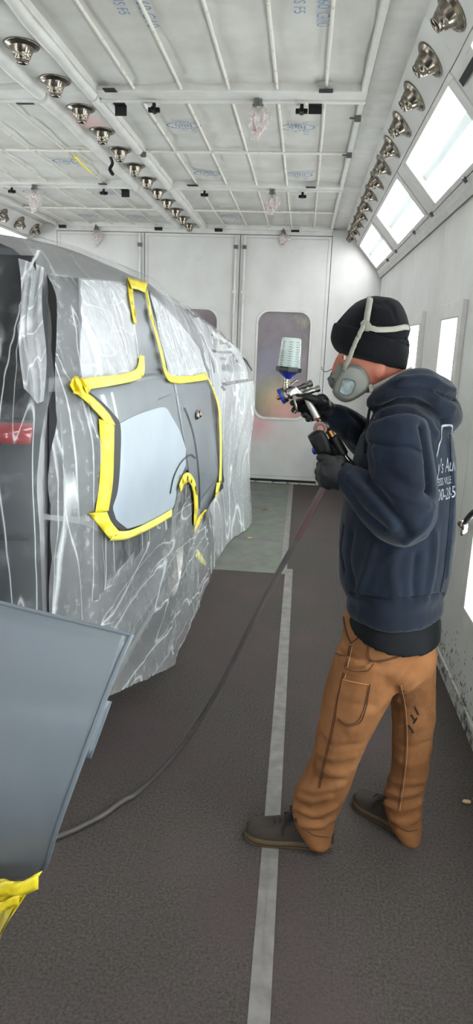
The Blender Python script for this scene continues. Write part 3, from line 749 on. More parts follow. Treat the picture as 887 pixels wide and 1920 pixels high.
# rear glass, tail strip and bumper
def rear_pt(x, z, off): return Vector((x, yrear(z)-.045*max(0, math.sin(math.pi*min(1, max(0, (x-(CX_-.91))/1.82))))**.5-off, z))
m = MB().grid([[rear_pt(CX_+(-.885+.012*j)*(1-2*i/16)*-1 if False else CX_+(.895-.010*j)*(2*i/16-1), 1.40+.45*j/8, .026) for i in range(17)] for j in range(9)])
obj('rear_glass', m, 'car_glass', car, smooth=True, solid=.006)
m = MB().grid([[rear_pt(CX_-.90+1.80*i/16, 1.335+.05*j/2, .032) for i in range(17)] for j in range(3)])
obj('tail_light_strip', m, 'tail_red', car, smooth=True, solid=.02)
m = MB().grid([[rear_pt(CX_-.89+1.78*i/16, 1.07+.012*j, .022) for i in range(17)] for j in range(2)])
obj('liftgate_gap', m, 'gap_dark', car, solid=.004)
m = MB(); prof = [(.0, .40), (.10, .42), (.14, .55), (.12, .74), (.02, .80)]
rows = []
for q in range(25):
    u = -1+2*q/24; x = CX_+u*.90; yb = 1.74+.42*abs(u)**6-.03*(1-u*u)
    rows.append([(x+(.06*abs(u)**6)*(1 if u > 0 else -1), yb-d_*(1-.5*abs(u)**8), z_) for d_, z_ in prof])
obj('rear_bumper', m.grid(rows), 'car_dark', car, smooth=True, solid=.02)
# wheels
for yy_ in (3.76, 6.75):
    for side in (1, -1):
        o = Vector((CX_+side*.94, yy_, .40)); ax = (side, 0, 0)
        wh = obj('wheel', MB().lathe([(.20, -.26), (.33, -.26), (.385, -.25), (.40, -.22), (.40, -.05), (.385, -.01), (.33, .0), (.27, -.012)], o, ax, 40, cap=False), 'rubber', car, smooth=True)
        rm = MB().lathe([(.0, -.03), (.07, -.02), (.07, -.04), (.25, -.06), (.27, -.012), (.28, -.05), (.28, -.2)], o, ax, 40, cap=False)
        for q in range(6):
            a = q*math.pi/3; d = Vector((0, math.cos(a), math.sin(a))); e = Vector((0, -math.sin(a), math.cos(a)))
            c0 = o+d*.05+Vector((side*-.02, 0, 0)); c1 = o+d*.265+Vector((side*-.02, 0, 0)); n_ = Vector((side*.02, 0, 0))
            rm.hexa([c0-e*.03, c1-e*.022, c1+e*.022, c0+e*.03, c0-e*.03-n_, c1-e*.022-n_, c1+e*.022-n_, c0+e*.03-n_])
        obj('rim', rm, 'gun_metal', wh, smooth=True)
    obj('wheel_housing', MB().lathe([(.47, -.34), (.47, .0)], (CX_+.96, yy_, .42), (1, 0, 0), 30, cap=False).lathe([(.0, 0), (.47, 0)], (CX_+.63, yy_, .42), (1, 0, 0), 30, cap=False), 'rubber', car, smooth=True)

def fan(outline, off=.003, rings=6, skirt=-.004, k=4, conv=on_car, close=True):
    """panel of the car side inside an outline of photo points, following the body"""
    pts = spline(outline+[outline[0]], k)[:-1] if k > 1 else outline
    cx = sum(p[0] for p in pts)/len(pts); cy = sum(p[1] for p in pts)/len(pts)
    R_ = [[conv(cx+(p[0]-cx)*s, cy+(p[1]-cy)*s, off) for p in pts] for s in [.02]+[(i+1)/rings for i in range(rings)]]
    R_.append([conv(p[0], p[1], skirt) for p in pts])
    m = MB(); m.loft(R_, cap=False); m.f.append(tuple(range(len(pts)))); return m
def ribbon(inner, outer, off=.012, k=5, n=3, conv=on_car, jit=0):
    a = spline(inner, k); b = spline(outer, k); m = len(a)
    b = [b[int(round(i*(len(b)-1)/(m-1)))] for i in range(m)]
    P = []
    for i in range(m):
        row = []
        for j in range(n+1):
            u = j/n; px, py = a[i][0]*(1-u)+b[i][0]*u, a[i][1]*(1-u)+b[i][1]*u
            row.append(conv(px, py, off+jit*(vnoise(np.array([i*.6]), np.array([j*1.3+px*.01]))[0]-.5)))
        P.append(row)
    return MB().grid(P)
# grid patch of the body side between two photo polylines (top and bottom)
def band(top, bot, nu, nv_, off):
    t = spline(top, 8); b = spline(bot, 8)
    g = lambda L, u: tuple(np.array(L[int(u*(len(L)-1))])*(1-(u*(len(L)-1)) % 1)+np.array(L[min(len(L)-1, int(u*(len(L)-1))+1)])*((u*(len(L)-1)) % 1))
    P = []
    for i in range(nu+1):
        u = i/nu; A = g(t, u); B = g(b, u)
        P.append([on_car(A[0]+(B[0]-A[0])*j/nv_, A[1]+(B[1]-A[1])*j/nv_, off) for j in range(nv_+1)])
    return MB().grid(P)
# quarter panel from lamp opening to door edge
qp = obj('quarter_panel', band([(160, 716), (215, 716), (262, 704), (290, 700), (320, 706), (345, 720), (350, 760)],
                               [(206, 955), (222, 985), (260, 985), (295, 972), (324, 952), (342, 888), (368, 880)], 46, 22, .008), 'primer', car, smooth=True, solid=.004)
obj('pillar', band([(238, 530), (250, 534), (265, 536), (276, 540)], [(262, 708), (282, 704), (302, 702), (322, 712)], 12, 26, .009), 'primer', car, smooth=True, solid=.004)
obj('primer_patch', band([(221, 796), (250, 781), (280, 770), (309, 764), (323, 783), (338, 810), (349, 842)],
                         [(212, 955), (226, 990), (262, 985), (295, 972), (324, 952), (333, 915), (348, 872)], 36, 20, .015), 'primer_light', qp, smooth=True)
obj('lamp_opening', ribbon([(164, 732), (190, 752), (212, 775), (226, 798), (226, 860), (221, 920), (211, 955), (218, 974), (240, 992)],
                           [(158, 738), (180, 760), (200, 783), (212, 803), (212, 862), (208, 925), (200, 962), (208, 980), (228, 995)], .017, conv=on_car), 'gap_dark', qp, smooth=True)
dr = obj('rear_door', band([(322, 706), (350, 712), (372, 712), (390, 712)], [(370, 985), (375, 980), (392, 945), (412, 900)], 18, 26, .010), 'primer', car, smooth=True, solid=.004)
obj('door_gap', ribbon([(346, 765), (354, 785), (364, 820), (370, 860), (374, 910), (374, 960)], [(347.4, 764), (355.4, 784), (365.4, 820), (371.4, 860), (375.4, 910), (375.4, 960)], .0185, n=1), 'gap_dark', dr)
obj('arch_crease', ribbon([(319, 925), (325, 895), (338, 868), (356, 852), (368, 858)], [(320.5, 926), (326.5, 897), (339, 870), (356, 854.5), (367, 861)], .018, n=1), 'gap_dark', qp)
obj('body_crease', ribbon([(300, 748), (330, 738), (370, 733), (400, 735)], [(300, 750), (330, 740), (370, 735), (400, 737)], .0175, n=1), 'primer_edge', dr)
obj('lower_crease', ribbon([(378, 935), (392, 916), (406, 902)], [(379, 938), (393, 919), (407, 905)], .0175, n=1), 'primer_edge', dr)
hm = MB(); c_ = on_car(370, 778, .017)
hm.ball(c_, .006, .075, .03, 14, 8)
hh_ = obj('door_handle_cup', hm, 'gun_steel', dr, smooth=True)
for dy in (-.05, .05):
    obj('handle_mount', MB().ball(c_+Vector((.008, dy, 0)), .014, .022, .022, 10, 6), 'chrome', hh_, smooth=True)
# side windows under the film
obj('rear_pillar_glass', band([(88, 514), (105, 517), (128, 520), (146, 521)], [(90, 706), (110, 706), (130, 706), (148, 705)], 8, 14, .008), 'car_glass', car, smooth=True)
obj('tail_lamp', band([(92, 735), (120, 735), (145, 742), (175, 765)], [(92, 965), (130, 968), (165, 968), (196, 966)], 12, 14, .008), 'lamp_housing', car, smooth=True)
obj('bumper_side', band([(92, 975), (160, 985), (215, 1012), (262, 1000), (322, 970)], [(92, 1180), (160, 1220), (215, 1240), (262, 1180), (322, 1075)], 20, 14, .008), 'car_dark', car, smooth=True)
obj('quarter_window', band([(148, 521), (165, 522), (200, 525), (240, 530)], [(150, 704), (175, 702), (205, 700), (256, 690)], 16, 14, .006), 'side_glass', car, smooth=True)
obj('door_window', band([(281, 548), (310, 575), (340, 610), (372, 650)], [(322, 700), (345, 704), (365, 703), (385, 700)], 12, 14, .006), 'side_glass', car, smooth=True)
mr = MB().ball((-.60, 5.95, 1.46), .05, .07, .09, 14, 9).tube([(-.70, 5.9, 1.42), (-.62, 5.93, 1.42)], .03, 8)
obj('door_mirror', mr, 'car_dark', car, smooth=True)

# ---- masking film: one sheet over roof and sides, one over the rear
OPEN_PX = [(150, 722), (200, 716), (252, 710), (258, 690), (256, 630), (249, 570), (243, 535), (262, 531), (277, 542), (290, 610), (305, 665), (322, 706), (350, 714), (388, 710), (402, 745),
           (411, 785), (410, 905), (389, 945), (371, 978), (370, 935), (364, 902), (354, 893), (342, 905), (333, 930), (325, 955), (262, 990), (228, 1005), (205, 968), (214, 900), (214, 805), (175, 752), (150, 730)]
OPEN = [(p.y, p.z) for p in (on_car(a, b, .012) for a, b in OPEN_PX)]
def hem(y): return .42-.405*min(1, max(0, (y-2.0)/1.1))
def dopen(y, z):
    d = 9
    for (ay, az), (by, bz) in zip(OPEN, OPEN[1:]+OPEN[:1]):
        ey, ez = by-ay, bz-az; t = min(1, max(0, ((y-ay)*ey+(z-az)*ez)/(ey*ey+ez*ez+1e-9))); d = min(d, math.hypot(y-ay-t*ey, z-az-t*ez))
    return d
def film_pt(t, v, side):
    # v 0..1 from hem to the middle of the roof
    lowf = .16
    y = None
    if v < lowf:
        a = v/lowf; vv = SECS[1]; dx = SECX[1]; z = SECZ[1]
    else:
        vv = SECS[1]+(1-SECS[1])*(v-lowf)/(1-lowf); dx = float(np.interp(vv, SECS, SECX)); z = float(np.interp(vv, SECS, SECZ)); a = None
    y0 = yrear(z); y = y0+(YFR+.04-y0)*t
    e = .003
    ax = float(np.interp(min(1, vv+e), SECS, SECX)-np.interp(max(0, vv-e), SECS, SECX)); az = float(np.interp(min(1, vv+e), SECS, SECZ)-np.interp(max(0, vv-e), SECS, SECZ))
    l = math.hypot(ax, az) or 1; nx, nz = az/l, -ax/l
    dx = dx*plan(y); off = .013
    zb = zmap(z, y, True)
    if a is not None:
        h = hem(y); zb = h+(zb-h)*a; dx += .045*(1-a)*(1-ss(.1, .42, h)); nx, nz = 1, 0
    # folds
    s_ = v*3.0
    f1 = 1-abs(2*float(vnoise(y*1.1+s_*2.2, s_*.7+y*.3, 1.5))-1)*2
    f2 = 1-abs(2*float(vnoise(y*5.0+s_*1.5+7, s_*1.3, 4.2))-1)*2.4
    f3 = float(vnoise(y*9.0+s_*6, s_*9-y*3, 2.2))-.5
    f4 = 1-abs(2*float(vnoise(y*13.0+s_*3, s_*2.2, 8.2))-1)*2.2
    roof = ss(.80, .9, v)
    amp = (1-roof*.85)
    near = min(1, dopen(y, zb)/.22) if side > 0 else 1
    rearf = 1-ss(1.85, 2.3, y)
    g2 = max(0, 1-abs(2*float(vnoise(y*8.5+.6*math.sin(s_*2), s_*.55, 3.3))-1)*2.6)
    d = off+amp*near*(.004*f1+.007*max(0, f2)+.004*f3+.0025*f4+rearf*.022*g2)
    if a is not None: d += .007*(1-a)*(f2*.6+f1*.4)*(1-ss(.1, .42, hem(y)))
    if amp > .5 and z > 1.4: d += near*.006*max(0, f1)
    # creases drawn out like stars from the wheel, the rear tape corner and the mirror
    if side > 0 and roof < .5:
        for (cy0, cz0, fr, amp0, r0, r1) in ((3.95, .72, 5.5, .014, .16, 1.7), (1.86, 1.49, 7.0, .010, .05, .7), (5.95, 1.5, 6.0, .018, .08, 1.2)):
            ry, rz = y-cy0, zb-cz0; rr = math.hypot(ry, rz)
            if r0 < rr < r1:
                n_ = float(vnoise(math.atan2(rz, ry)*fr+20, rr*.6+cy0, 5.5)); cr_ = max(0, 1-abs(2*n_-1)*3.2)
                d += near*amp0*cr_*ss(.0, .22, zb-hem(y)+.02)*ss(r0, r0*2.5, rr)*(1-ss(r1*.6, r1, rr))
    # tent over the folded door mirror
    if side > 0:
        g = math.exp(-((y-5.95)/.42)**2); d += .13*g*(math.exp(-((zb-1.5)/.16)**2) if zb > 1.5 else 1)
        if zb < 1.3: d += .04*ss(4.6, 5.8, y)
    return Vector((CX_+side*(dx+nx*d), y, zb+nz*d))
NT, NV = 260, 84
m = MB(); FP = {}
for side in (1, -1):
    nt_, nv_ = (NT, NV) if side > 0 else (90, 30)
    P = [[film_pt((i/nt_)**1.25, j/nv_, side) for j in range(nv_+1)] for i in range(nt_+1)]
    base = len(m.v); b = nv_+1; m.v += [tuple(p) for r in P for p in r]
    for i in range(nt_):
        for j in range(nv_):
            if side > 0:
                c = (P[i][j]+P[i+1][j+1])/2
                if c.x > CX_+.7 and inside((c.y, c.z), OPEN): continue
            m.f.append((base+i*b+j, base+i*b+j+1, base+(i+1)*b+j+1, base+(i+1)*b+j))
# front drop
P = [[film_pt(1, j/30, 1).lerp(film_pt(1, j/30, -1), q/20)+Vector((0, .05*math.sin(math.pi*q/20), 0)) for q in range(21)] for j in range(31)]
m.grid(P)
obj_f = obj('masking_film', m, 'film_side', smooth=True)
for k_ in ('film_roof', 'film_skirt', 'film_front'): obj_f.data.materials.append(MATS[k_])
for pl in obj_f.data.polygons:
    c = pl.center; w_ = .5*(float(vnoise(c.y*6, c.z*6))-.5)
    if abs(pl.normal.z) > .62 and c.z > 1.2: pl.material_index = 1
    elif c.z+w_*.4 < .78 and c.y+w_ < 4.4: pl.material_index = 2
    elif c.y+w_ > 4.75: pl.material_index = 3
tag(obj_f, 'clear crinkled plastic film draped over the roof and sides of the car', 'plastic film')
m = MB(); P = []
for j in range(71):
    z = .44+1.44*j/70; row = []
    for q in range(91):
        u = q/90; x = CX_+.93-1.86*u
        base = rear_pt(min(x, CX_+.90), z, .062)
        rnd = max(0, (x-(CX_+.88))/.05); yb = base.y+.05*min(1, rnd)**2
        if z > 1.5: x = CX_+(x-CX_)*(1-.30*(z-1.5))
        if z < .85: yb -= .12*(1-ss(.75, .85, z))
        fanx = (x+.78)*1.0; ang = math.atan2(fanx, 2.0-z)
        f1 = 1-abs(2*float(vnoise(ang*16+3, z*.5, 6))-1)*2; f2 = 1-abs(2*float(vnoise(x*5+z*4, z*2-x*3, 2))-1)*2.2
        yb -= .016*max(0, f1)*ss(1.2, 1.5, z)+.006*max(0, f2)
        row.append((x, yb, z+.012*math.sin(x*9)))
    P.append(row)
tag(obj('masking_film', m.grid(P), 'film_rear', smooth=True), 'clear plastic film stretched over the dark rear window and red tail light', 'plastic film')
# drape hanging at the rear corner, and crumpled film over the two side windows
P = []
for j in range(41):
    v = j/40; row = []
    for q in range(37):
        u = q/36; fold = max(0, 1-abs(2*float(vnoise(u*5.5+.5*math.sin(v*3), v*.9, 7.7))-1)*2.2)
        px = 34+8*v+(48-6*v)*u+4*math.sin(v*7+u*3); py = 484+18*u+(262-30*abs(u-.6))*v
        row.append(at(px, py, 2.0-.40*v-.045*fold*(.3+v)+.03*u))
    P.append(row)
tag(obj('masking_film', MB().grid(P), 'film_drape', smooth=True), 'pleated milky film hanging from the rear roof corner of the car', 'plastic film')
def win_film(top, bot, lab):
    m_ = band(top, bot, 34, 34, .010); t_ = mesh_of('t', m_, None)
    co = vco(t_).astype(float); co[:, 0] += .010*np.clip(1-np.abs(2*vnoise(co[:, 1]*6+co[:, 2]*3, co[:, 2]*5, co[:, 1]*0+2.5)-1)*2.4, 0, 1)+.004*vnoise(co[:, 1]*24, co[:, 2]*24)
    m_.v = [tuple(c) for c in co]; tag(obj('masking_film', m_, 'film_window', smooth=True), lab, 'plastic film')
win_film([(146, 524), (180, 526), (215, 529), (243, 540)], [(150, 710), (180, 708), (215, 706), (258, 696)], 'silvery crumpled film masking the rear quarter window')
win_film([(279, 552), (308, 578), (340, 612), (374, 655)], [(316, 706), (342, 708), (365, 706), (386, 704)], 'silvery crumpled film masking the rear door window')

# ---- yellow masking tape runs
def tape(inner, outer, lab, mt='mask_tape', off=.026, jit=.012, n=3, k=6):
    tag(obj('masking_tape', ribbon(inner, outer, off, k, n, jit=jit), mt, smooth=True, solid=.0015), lab, 'masking tape', 'yellow masking tape around the primed panel')
tape([(134, 714), (165, 708), (215, 703), (245, 697), (258, 688), (262, 665)], [(138, 738), (165, 730), (215, 722), (252, 714), (270, 702), (271, 668)], 'pale yellow tape along the bottom of the quarter window', 'mask_tape_pale')
tape([(130, 722), (140, 706), (160, 712)], [(140, 738), (160, 742), (172, 726)], 'folded yellow tape knot at the rear top corner of the panel', 'mask_tape', .036, .03)
tape([(139, 736), (160, 752), (183, 776), (200, 795)], [(160, 734), (182, 752), (204, 776), (216, 797)], 'yellow tape slanting down the lamp opening edge')
tape([(185, 785), (188, 850), (186, 905), (178, 962)], [(214, 795), (213, 850), (211, 905), (203, 958)], 'wide upright yellow tape along the rear edge of the panel')
tape([(166, 962), (185, 985), (205, 1010)], [(200, 960), (208, 978), (226, 1000)], 'yellow tape piece at the lower rear corner of the panel')
tape([(205, 1014), (240, 1010), (285, 990), (322, 968)], [(218, 996), (245, 994), (285, 976), (322, 955)], 'yellow tape along the lower edge of the quarter panel', 'mask_tape_pale')
tape([(238, 520), (243, 560), (250, 600), (252, 606)], [(249, 540), (252, 570), (256, 602), (256, 607)], 'narrow yellow tape down the rear side of the pillar')
tape([(238, 519), (256, 524), (277, 530)], [(247, 540), (260, 543), (272, 548)], 'yellow tape across the top of the pillar', 'mask_tape', .034)
tape([(271, 540), (281, 590), (296, 645), (307, 690)], [(276, 542), (286, 590), (301, 645), (311, 686)], 'thin yellow tape line down the front side of the pillar', 'mask_tape_pale')
tape([(308, 684), (318, 702), (335, 705), (362, 704), (386, 698)], [(304, 686), (314, 712), (333, 719), (364, 716), (390, 712)], 'yellow tape along the bottom of the door window')
tape([(384, 700), (396, 726), (408, 760), (411, 800), (412, 860), (410, 905)], [(388, 703), (400, 728), (412, 762), (415, 800), (416, 860), (415, 908)], 'long thin yellow tape down the front edge of the door', 'mask_tape_pale')
tape([(406, 905), (404, 925), (403, 935)], [(413, 905), (410, 925), (407, 938)], 'short yellow tape at the lower front corner of the door', 'mask_tape_pale')
tape([(368, 985), (371, 940), (366, 905), (355, 887), (344, 890), (336, 908)], [(363, 985), (364, 945), (360, 915), (354, 905), (346, 908), (338, 925)], 'ragged yellow tape around the top of the wheel arch', 'mask_tape', .03, .02)
tape([(366, 1003), (375, 980), (388, 955)], [(364, 994), (371, 972), (384, 956)], 'loose yellow tape below the door behind the wheel arch', 'mask_tape', .03, .02)
tape([(371, 1030), (380, 1045), (393, 1062)], [(366, 1042), (376, 1055), (390, 1064)], 'pale yellow tape scrap under the film over the wheel', 'mask_tape_pale', .03, .02)

# ================================================================== PRIMED PANEL ON A STAND IN THE FOREGROUND
pan = thing('primed_panel', 'grey primed body panel hung upright at the lower left of the photo', 'car panel', (-.55, 1.15, 0))
edge = spline([(247, 1190), (236, 1218), (214, 1278), (190, 1345), (170, 1400), (140, 1480), (106, 1568), (88, 1622), (74, 1640)], 4)
def pan_y(u, v): return 1.06+.05*(u-.5)**2+.13*max(0, .75-v)**1.3+1.3*max(0, v-.62)**1.8+.02*(1-u)
P = []
for i, e in enumerate(edge):
    v = i/(len(edge)-1); row = []
    lx = -190; ly = 1082+ (1672-1082)*v
    tl = (lx, ly); ey = e[1]
    for j in range(25):
        u = j/24; px = lx+(e[0]-lx)*u; bow = 0
        ty = 1130-190*.245; top = 1190+(px-245)*.245; bot = 1640+(75-px)*.2
        py = top+(bot-top)*((ey-1190)/(1640-1190)) if True else 0
        row.append(at(px, py, pan_y(u, v)))
    P.append(row)
obj('panel_skin', MB().grid(P), 'primer', pan, smooth=True, solid=.012, offs=1)
rm_ = MB().tube([r[-1] for r in P], .005, 8).tube(P[0], .004, 8)
obj('hemmed_edge', rm_, 'primer_edge', pan, smooth=True)
tb = MB().grid([[at(e[0]-1+dx, e[1]+dy, pan_y(1, i/(len(edge)-1))-.004+.012*(dx > 3)) for dx, dy in ((-5, 0), (4, 2), (9, 4))] for i, e in enumerate(edge) if 10 <= i <= 17])
obj('flange_tab', tb, 'primer_edge', pan, smooth=True, solid=.003)
# yellow paper and tape along the lower edge
b0 = [at(px, 1640+(75-px)*.2+2, 1.125) for px in range(-190, 76, 10)]
P = []
for j in range(13):
    v = j/12; row = []
    for i, p in enumerate(b0):
        u = i/(len(b0)-1); px = -190+265*u
        q = at(px-70*v*(u**4)*1.2, 1640+(75-px)*.2+v*(118+10*math.sin(u*9)), 1.115+.02*v)
        q.y += .014*math.sin(u*46+v*5)*v+.012*(v < .25)*math.sin(u*20)
        row.append(q)
    P.append(row)
msk = obj('masking_skirt', MB().grid(P), 'mask_tape', pan, smooth=True, solid=.002)
for k_, (dv, hgt) in enumerate(((.02, 26), (.28, 18))):
    P = []
    for i in range(27):
        u = i/26; px = -190+(262-36*k_)*u; y0_ = 1640+(75-px)*.2+dv*118
        P.append([at(px, y0_+hgt*t_+3*math.sin(u*23+k_), 1.106+.006*math.sin(u*31+t_*3)+.01*dv) for t_ in (0, .33, .66, 1)])
    obj('tape_run', MB().grid(P), 'mask_tape', msk, smooth=True, solid=.0015)
st = thing('panel_stand', 'steel stand behind the primed grey panel', 'stand', (-.86, 1.35, 0))
obj('post', MB().tube([(-.86, 1.36, .03), (-.86, 1.36, 1.05)], .018, 12), 'steel_stand', st, smooth=True)
for z_ in (.70, .98):
    obj('arm', MB().tube([(-.88, 1.36, z_), (-.62, 1.30, z_), (-.52, 1.20, z_), (-.52, 1.125, z_)], .012, 10), 'steel_stand', st, smooth=True)
for a in (0, 120, 240):
    f = Vector((math.cos(R(a+30)), math.sin(R(a+30)), 0))*.20
    obj('foot', MB().tube([(-.86, 1.36, .06), (-.86-abs(f.x)*1.0, 1.36+f.y, .014)], .014, 8), 'steel_stand', st, smooth=True)

# ================================================================== THE PAINTER
TW = R(24); FW = Vector((-math.cos(TW), math.sin(TW), 0)); LF = Vector((-math.sin(TW), -math.cos(TW), 0))
def tring(ax, bx, y, Yc, b, n=32, tilt=0.0):
    A = at(ax, y, Yc); B = at(bx, y, Yc); c = (A+B)/2; hw = (B-A).length/2
    a = math.sqrt(max(hw*hw-(b*math.sin(TW))**2, .0025))/math.cos(TW)
    return [c+FW*(a*math.cos(q))+LF*(b*math.sin(q))+Vector((0, 0, tilt*math.cos(q))) for q in [2*math.pi*i/n for i in range(n)]]
def ering(ax, ay, bx, by, Y, dp, n=28, e=1.0):
    A = at(ax, ay, Y); B = at(bx, by, Y); c = (A+B)/2; h = (B-A)/2; D = Vector((0, 1, 0))
    g = lambda t: math.copysign(abs(t)**e, t)
    return [c-h*g(math.cos(q))+D*(dp*g(math.sin(q))) for q in [2*math.pi*i/n for i in range(n)]]
def dense(rows, k=4): return [tuple(r) for r in spline(rows, k)]
ped = thing('person', 'person in black beanie, navy hoodie and tan work trousers holding a spray gun', 'person', (.22, 2.0, 0))

# ---- trousers
m = MB()
m.loft([tring(*r) for r in dense([(660, 812, 1110, 2.03, .150), (648, 814, 1150, 2.03, .160), (643, 818, 1195, 2.03, .172), (634, 817, 1235, 2.03, .165), (660, 800, 1262, 2.03, .13)])])
NEAR = [(634, 1215, 752, 1230, 1.955, .095), (622, 1250, 748, 1262, 1.95, .098), (609, 1290, 734, 1300, 1.945, .098), (600, 1340, 706, 1352, 1.94, .09), (591, 1394, 680, 1404, 1.935, .08),
        (578, 1435, 664, 1446, 1.932, .075), (562, 1468, 650, 1486, 1.93, .07), (552, 1492, 638, 1512, 1.93, .066), (549, 1515, 628, 1535, 1.925, .066), (552, 1538, 624, 1552, 1.922, .066), (563, 1556, 622, 1568, 1.92, .068), (572, 1566, 621, 1578, 1.92, .066)]
m.loft([ering(*r) for r in dense(NEAR)])
FAR = [(716, 1215, 816, 1212, 2.10, .09), (722, 1250, 815, 1250, 2.11, .092), (730, 1290, 815, 1290, 2.11, .092), (736, 1340, 816, 1338, 2.10, .084), (737, 1394, 808, 1394, 2.085, .076),
       (735, 1440, 801, 1440, 2.07, .07), (725, 1478, 794, 1480, 2.06, .066), (721, 1502, 790, 1508, 2.045, .070), (725, 1525, 789, 1535, 2.035, .075), (734, 1545, 788, 1556, 2.025, .078), (744, 1558, 787, 1568, 2.02, .078)]
m.loft([ering(*r) for r in dense(FAR)])
tr_me = fuse(m, .0075, 3)
def surf_line(tree, pts, k=5, off=0.0):
    out = [hit(tree, p[0], p[1], off) for p in spline(pts, k)]; return [p for p in out if p is not None]
T0 = bvh(tr_me)
fl = []
for pts, w_, h_ in [([(553, 1488), (585, 1500), (615, 1492)], .012, .010), ([(556, 1512), (590, 1528), (625, 1512)], .011, .010), ([(550, 1502), (575, 1512)], .010, -.008), ([(565, 1545), (595, 1548), (622, 1535)], .010, .009),
                    ([(560, 1527), (600, 1540)], .009, -.008), ([(560, 1475), (600, 1482), (640, 1470)], .012, .008), ([(600, 1440), (640, 1452), (660, 1440)], .014, .004), ([(598, 1460), (640, 1462)], .01, -.005),
                    ([(735, 1300), (700, 1330), (650, 1350)], .016, .006), ([(733, 1280), (690, 1300), (640, 1330)], .014, -.004), ([(800, 1200), (770, 1250), (740, 1290)], .014, -.006), ([(812, 1225), (790, 1260), (745, 1310)], .014, .006),
                    ([(812, 1260), (785, 1300), (740, 1330)], .015, -.005), ([(810, 1345), (780, 1365), (742, 1362)], .014, .005), ([(725, 1485), (755, 1492), (790, 1480)], .011, .009), ([(724, 1505), (750, 1518), (786, 1505)], .010, .009),
                    ([(722, 1495), (748, 1505)], .009, -.007), ([(735, 1535), (760, 1545), (785, 1530)], .010, .008), ([(640, 1230), (665, 1245), (690, 1232)], .012, .004), ([(742, 1420), (770, 1436), (798, 1424)], .013, .005), ([(606, 1300), (640, 1318), (700, 1322)], .012, -.004), ([(600, 1380), (630, 1400), (672, 1395)], .012, -.005), ([(596, 1410), (630, 1424), (668, 1415)], .011, .005), ([(760, 1290), (790, 1275), (812, 1240)], .010, .005), ([(745, 1390), (775, 1402), (804, 1390)], .011, -.005), ([(730, 1460), (760, 1470), (796, 1462)], .010, .006), ([(690, 1250), (730, 1262), (760, 1245)], .012, .004), ([(655, 1370), (690, 1345), (715, 1315)], .011, .004)]:
    L = surf_line(T0, pts, 3)
    if len(L) > 1: fl.append((L, w_, h_))
folds(tr_me, fl); rumple(tr_me, .0036, (15, 15, 11)); rumple(tr_me, .0012, 40)
trs = dress('trousers', tr_me, 'duck_canvas', ped)
TT = bvh(tr_me)
def cloth_patch(outline, tree, off=.003, rings=5, k=4, skirt=-.003):
    pts = spline(outline+[outline[0]], k)[:-1]; cx = sum(p[0] for p in pts)/len(pts); cy = sum(p[1] for p in pts)/len(pts)
    R_ = []
    for s in [.03]+[(i+1)/rings for i in range(rings)]:
        R_.append([hit(tree, cx+(p[0]-cx)*s, cy+(p[1]-cy)*s, off) for p in pts])
    R_.append([hit(tree, p[0], p[1], skirt) for p in pts])
    good = next(p for r in R_ for p in r if p is not None)
    for r in R_:
        last = good
        for i, p in enumerate(r):
            if p is None: r[i] = last
            else: last = p
    m = MB(); m.loft(R_, cap=False); m.f.append(tuple(range(len(pts)))); return m
def seam(name, pts, tree, mt, parent, r=.0013, off=.0012, k=6):
    L = surf_line(tree, pts, k, off)
    if len(L) > 2: return obj(name, MB().tube(L, r, 6), mt, parent, smooth=True)
lp = obj('leg_pocket', cloth_patch([(643, 1271), (668, 1275), (694, 1280), (690, 1310), (684, 1340), (674, 1357), (650, 1362), (632, 1350), (634, 1318)], TT, .0035), 'duck_canvas', trs, smooth=True)
for d in (0, 3): seam('stitching', [(694-d, 1282+d), (690-d, 1310), (683-d, 1338-d), (673-d, 1354-d), (651, 1359-d), (634, 1349-d)], TT, 'seam_dark', lp, .0012, .0045)
seam('stitching', [(644, 1274), (668, 1279), (692, 1283)], TT, 'stitch', lp, .0012, .0045)
bp_ = obj('back_pocket', cloth_patch([(700, 1176), (735, 1188), (768, 1188), (765, 1205), (758, 1226), (735, 1238), (700, 1244), (688, 1232), (692, 1205)], TT, .0035), 'duck_canvas', trs, smooth=True)
for d in (0, 3): seam('stitching', [(698, 1186), (691+d, 1210), (689+d, 1230-d), (701, 1241-d), (735, 1235-d), (756, 1223-d), (764, 1200)], TT, 'seam_dark', bp_, .0012, .0045)
seam('stitching', [(697, 1200), (720, 1203), (752, 1196)], TT, 'stitch', bp_, .0012, .0045)
hl = obj('hammer_loop', cloth_patch([(648, 1250), (668, 1256), (690, 1254), (702, 1240), (706, 1246), (696, 1260), (668, 1264), (645, 1260)], TT, .005), 'duck_canvas', trs, smooth=True)
seam('stitching', [(648, 1252), (668, 1258), (690, 1256), (700, 1246)], TT, 'seam_dark', hl, .0012, .006)
for d in (0, 3.2): seam('side_seam', [(659-d, 1210), (650-d, 1250), (640-d, 1290), (631-d, 1335), (622-d, 1380), (610-d, 1430), (600-d, 1478)], TT, 'seam_dark', trs)
seam('side_seam', [(661, 1212), (652, 1250), (642, 1290), (633, 1335)], TT, 'stitch', trs)
seam('pocket_edge', [(646, 1142), (646, 1165), (652, 1190), (659, 1206)], TT, 'seam_dark', trs, .003, .002)
seam('pocket_edge', [(659, 1206), (672, 1194), (680, 1168)], TT, 'seam_dark', trs, .0018)
for d in (0, 4): seam('inner_seam', [(748+d, 1285), (757+d, 1330), (760+d, 1385), (758+d, 1430), (752+d, 1480), (746+d, 1520)], TT, 'stitch' if d else 'seam_dark', trs)
seam('knee_seam', [(622, 1220), (636, 1228), (648, 1230)], TT, 'seam_dark', trs)
seam('hem_stitch', [(566, 1552), (590, 1566), (618, 1570)], TT, 'seam_dark', trs); seam('hem_stitch', [(742, 1545), (762, 1558), (782, 1556)], TT, 'seam_dark', trs)
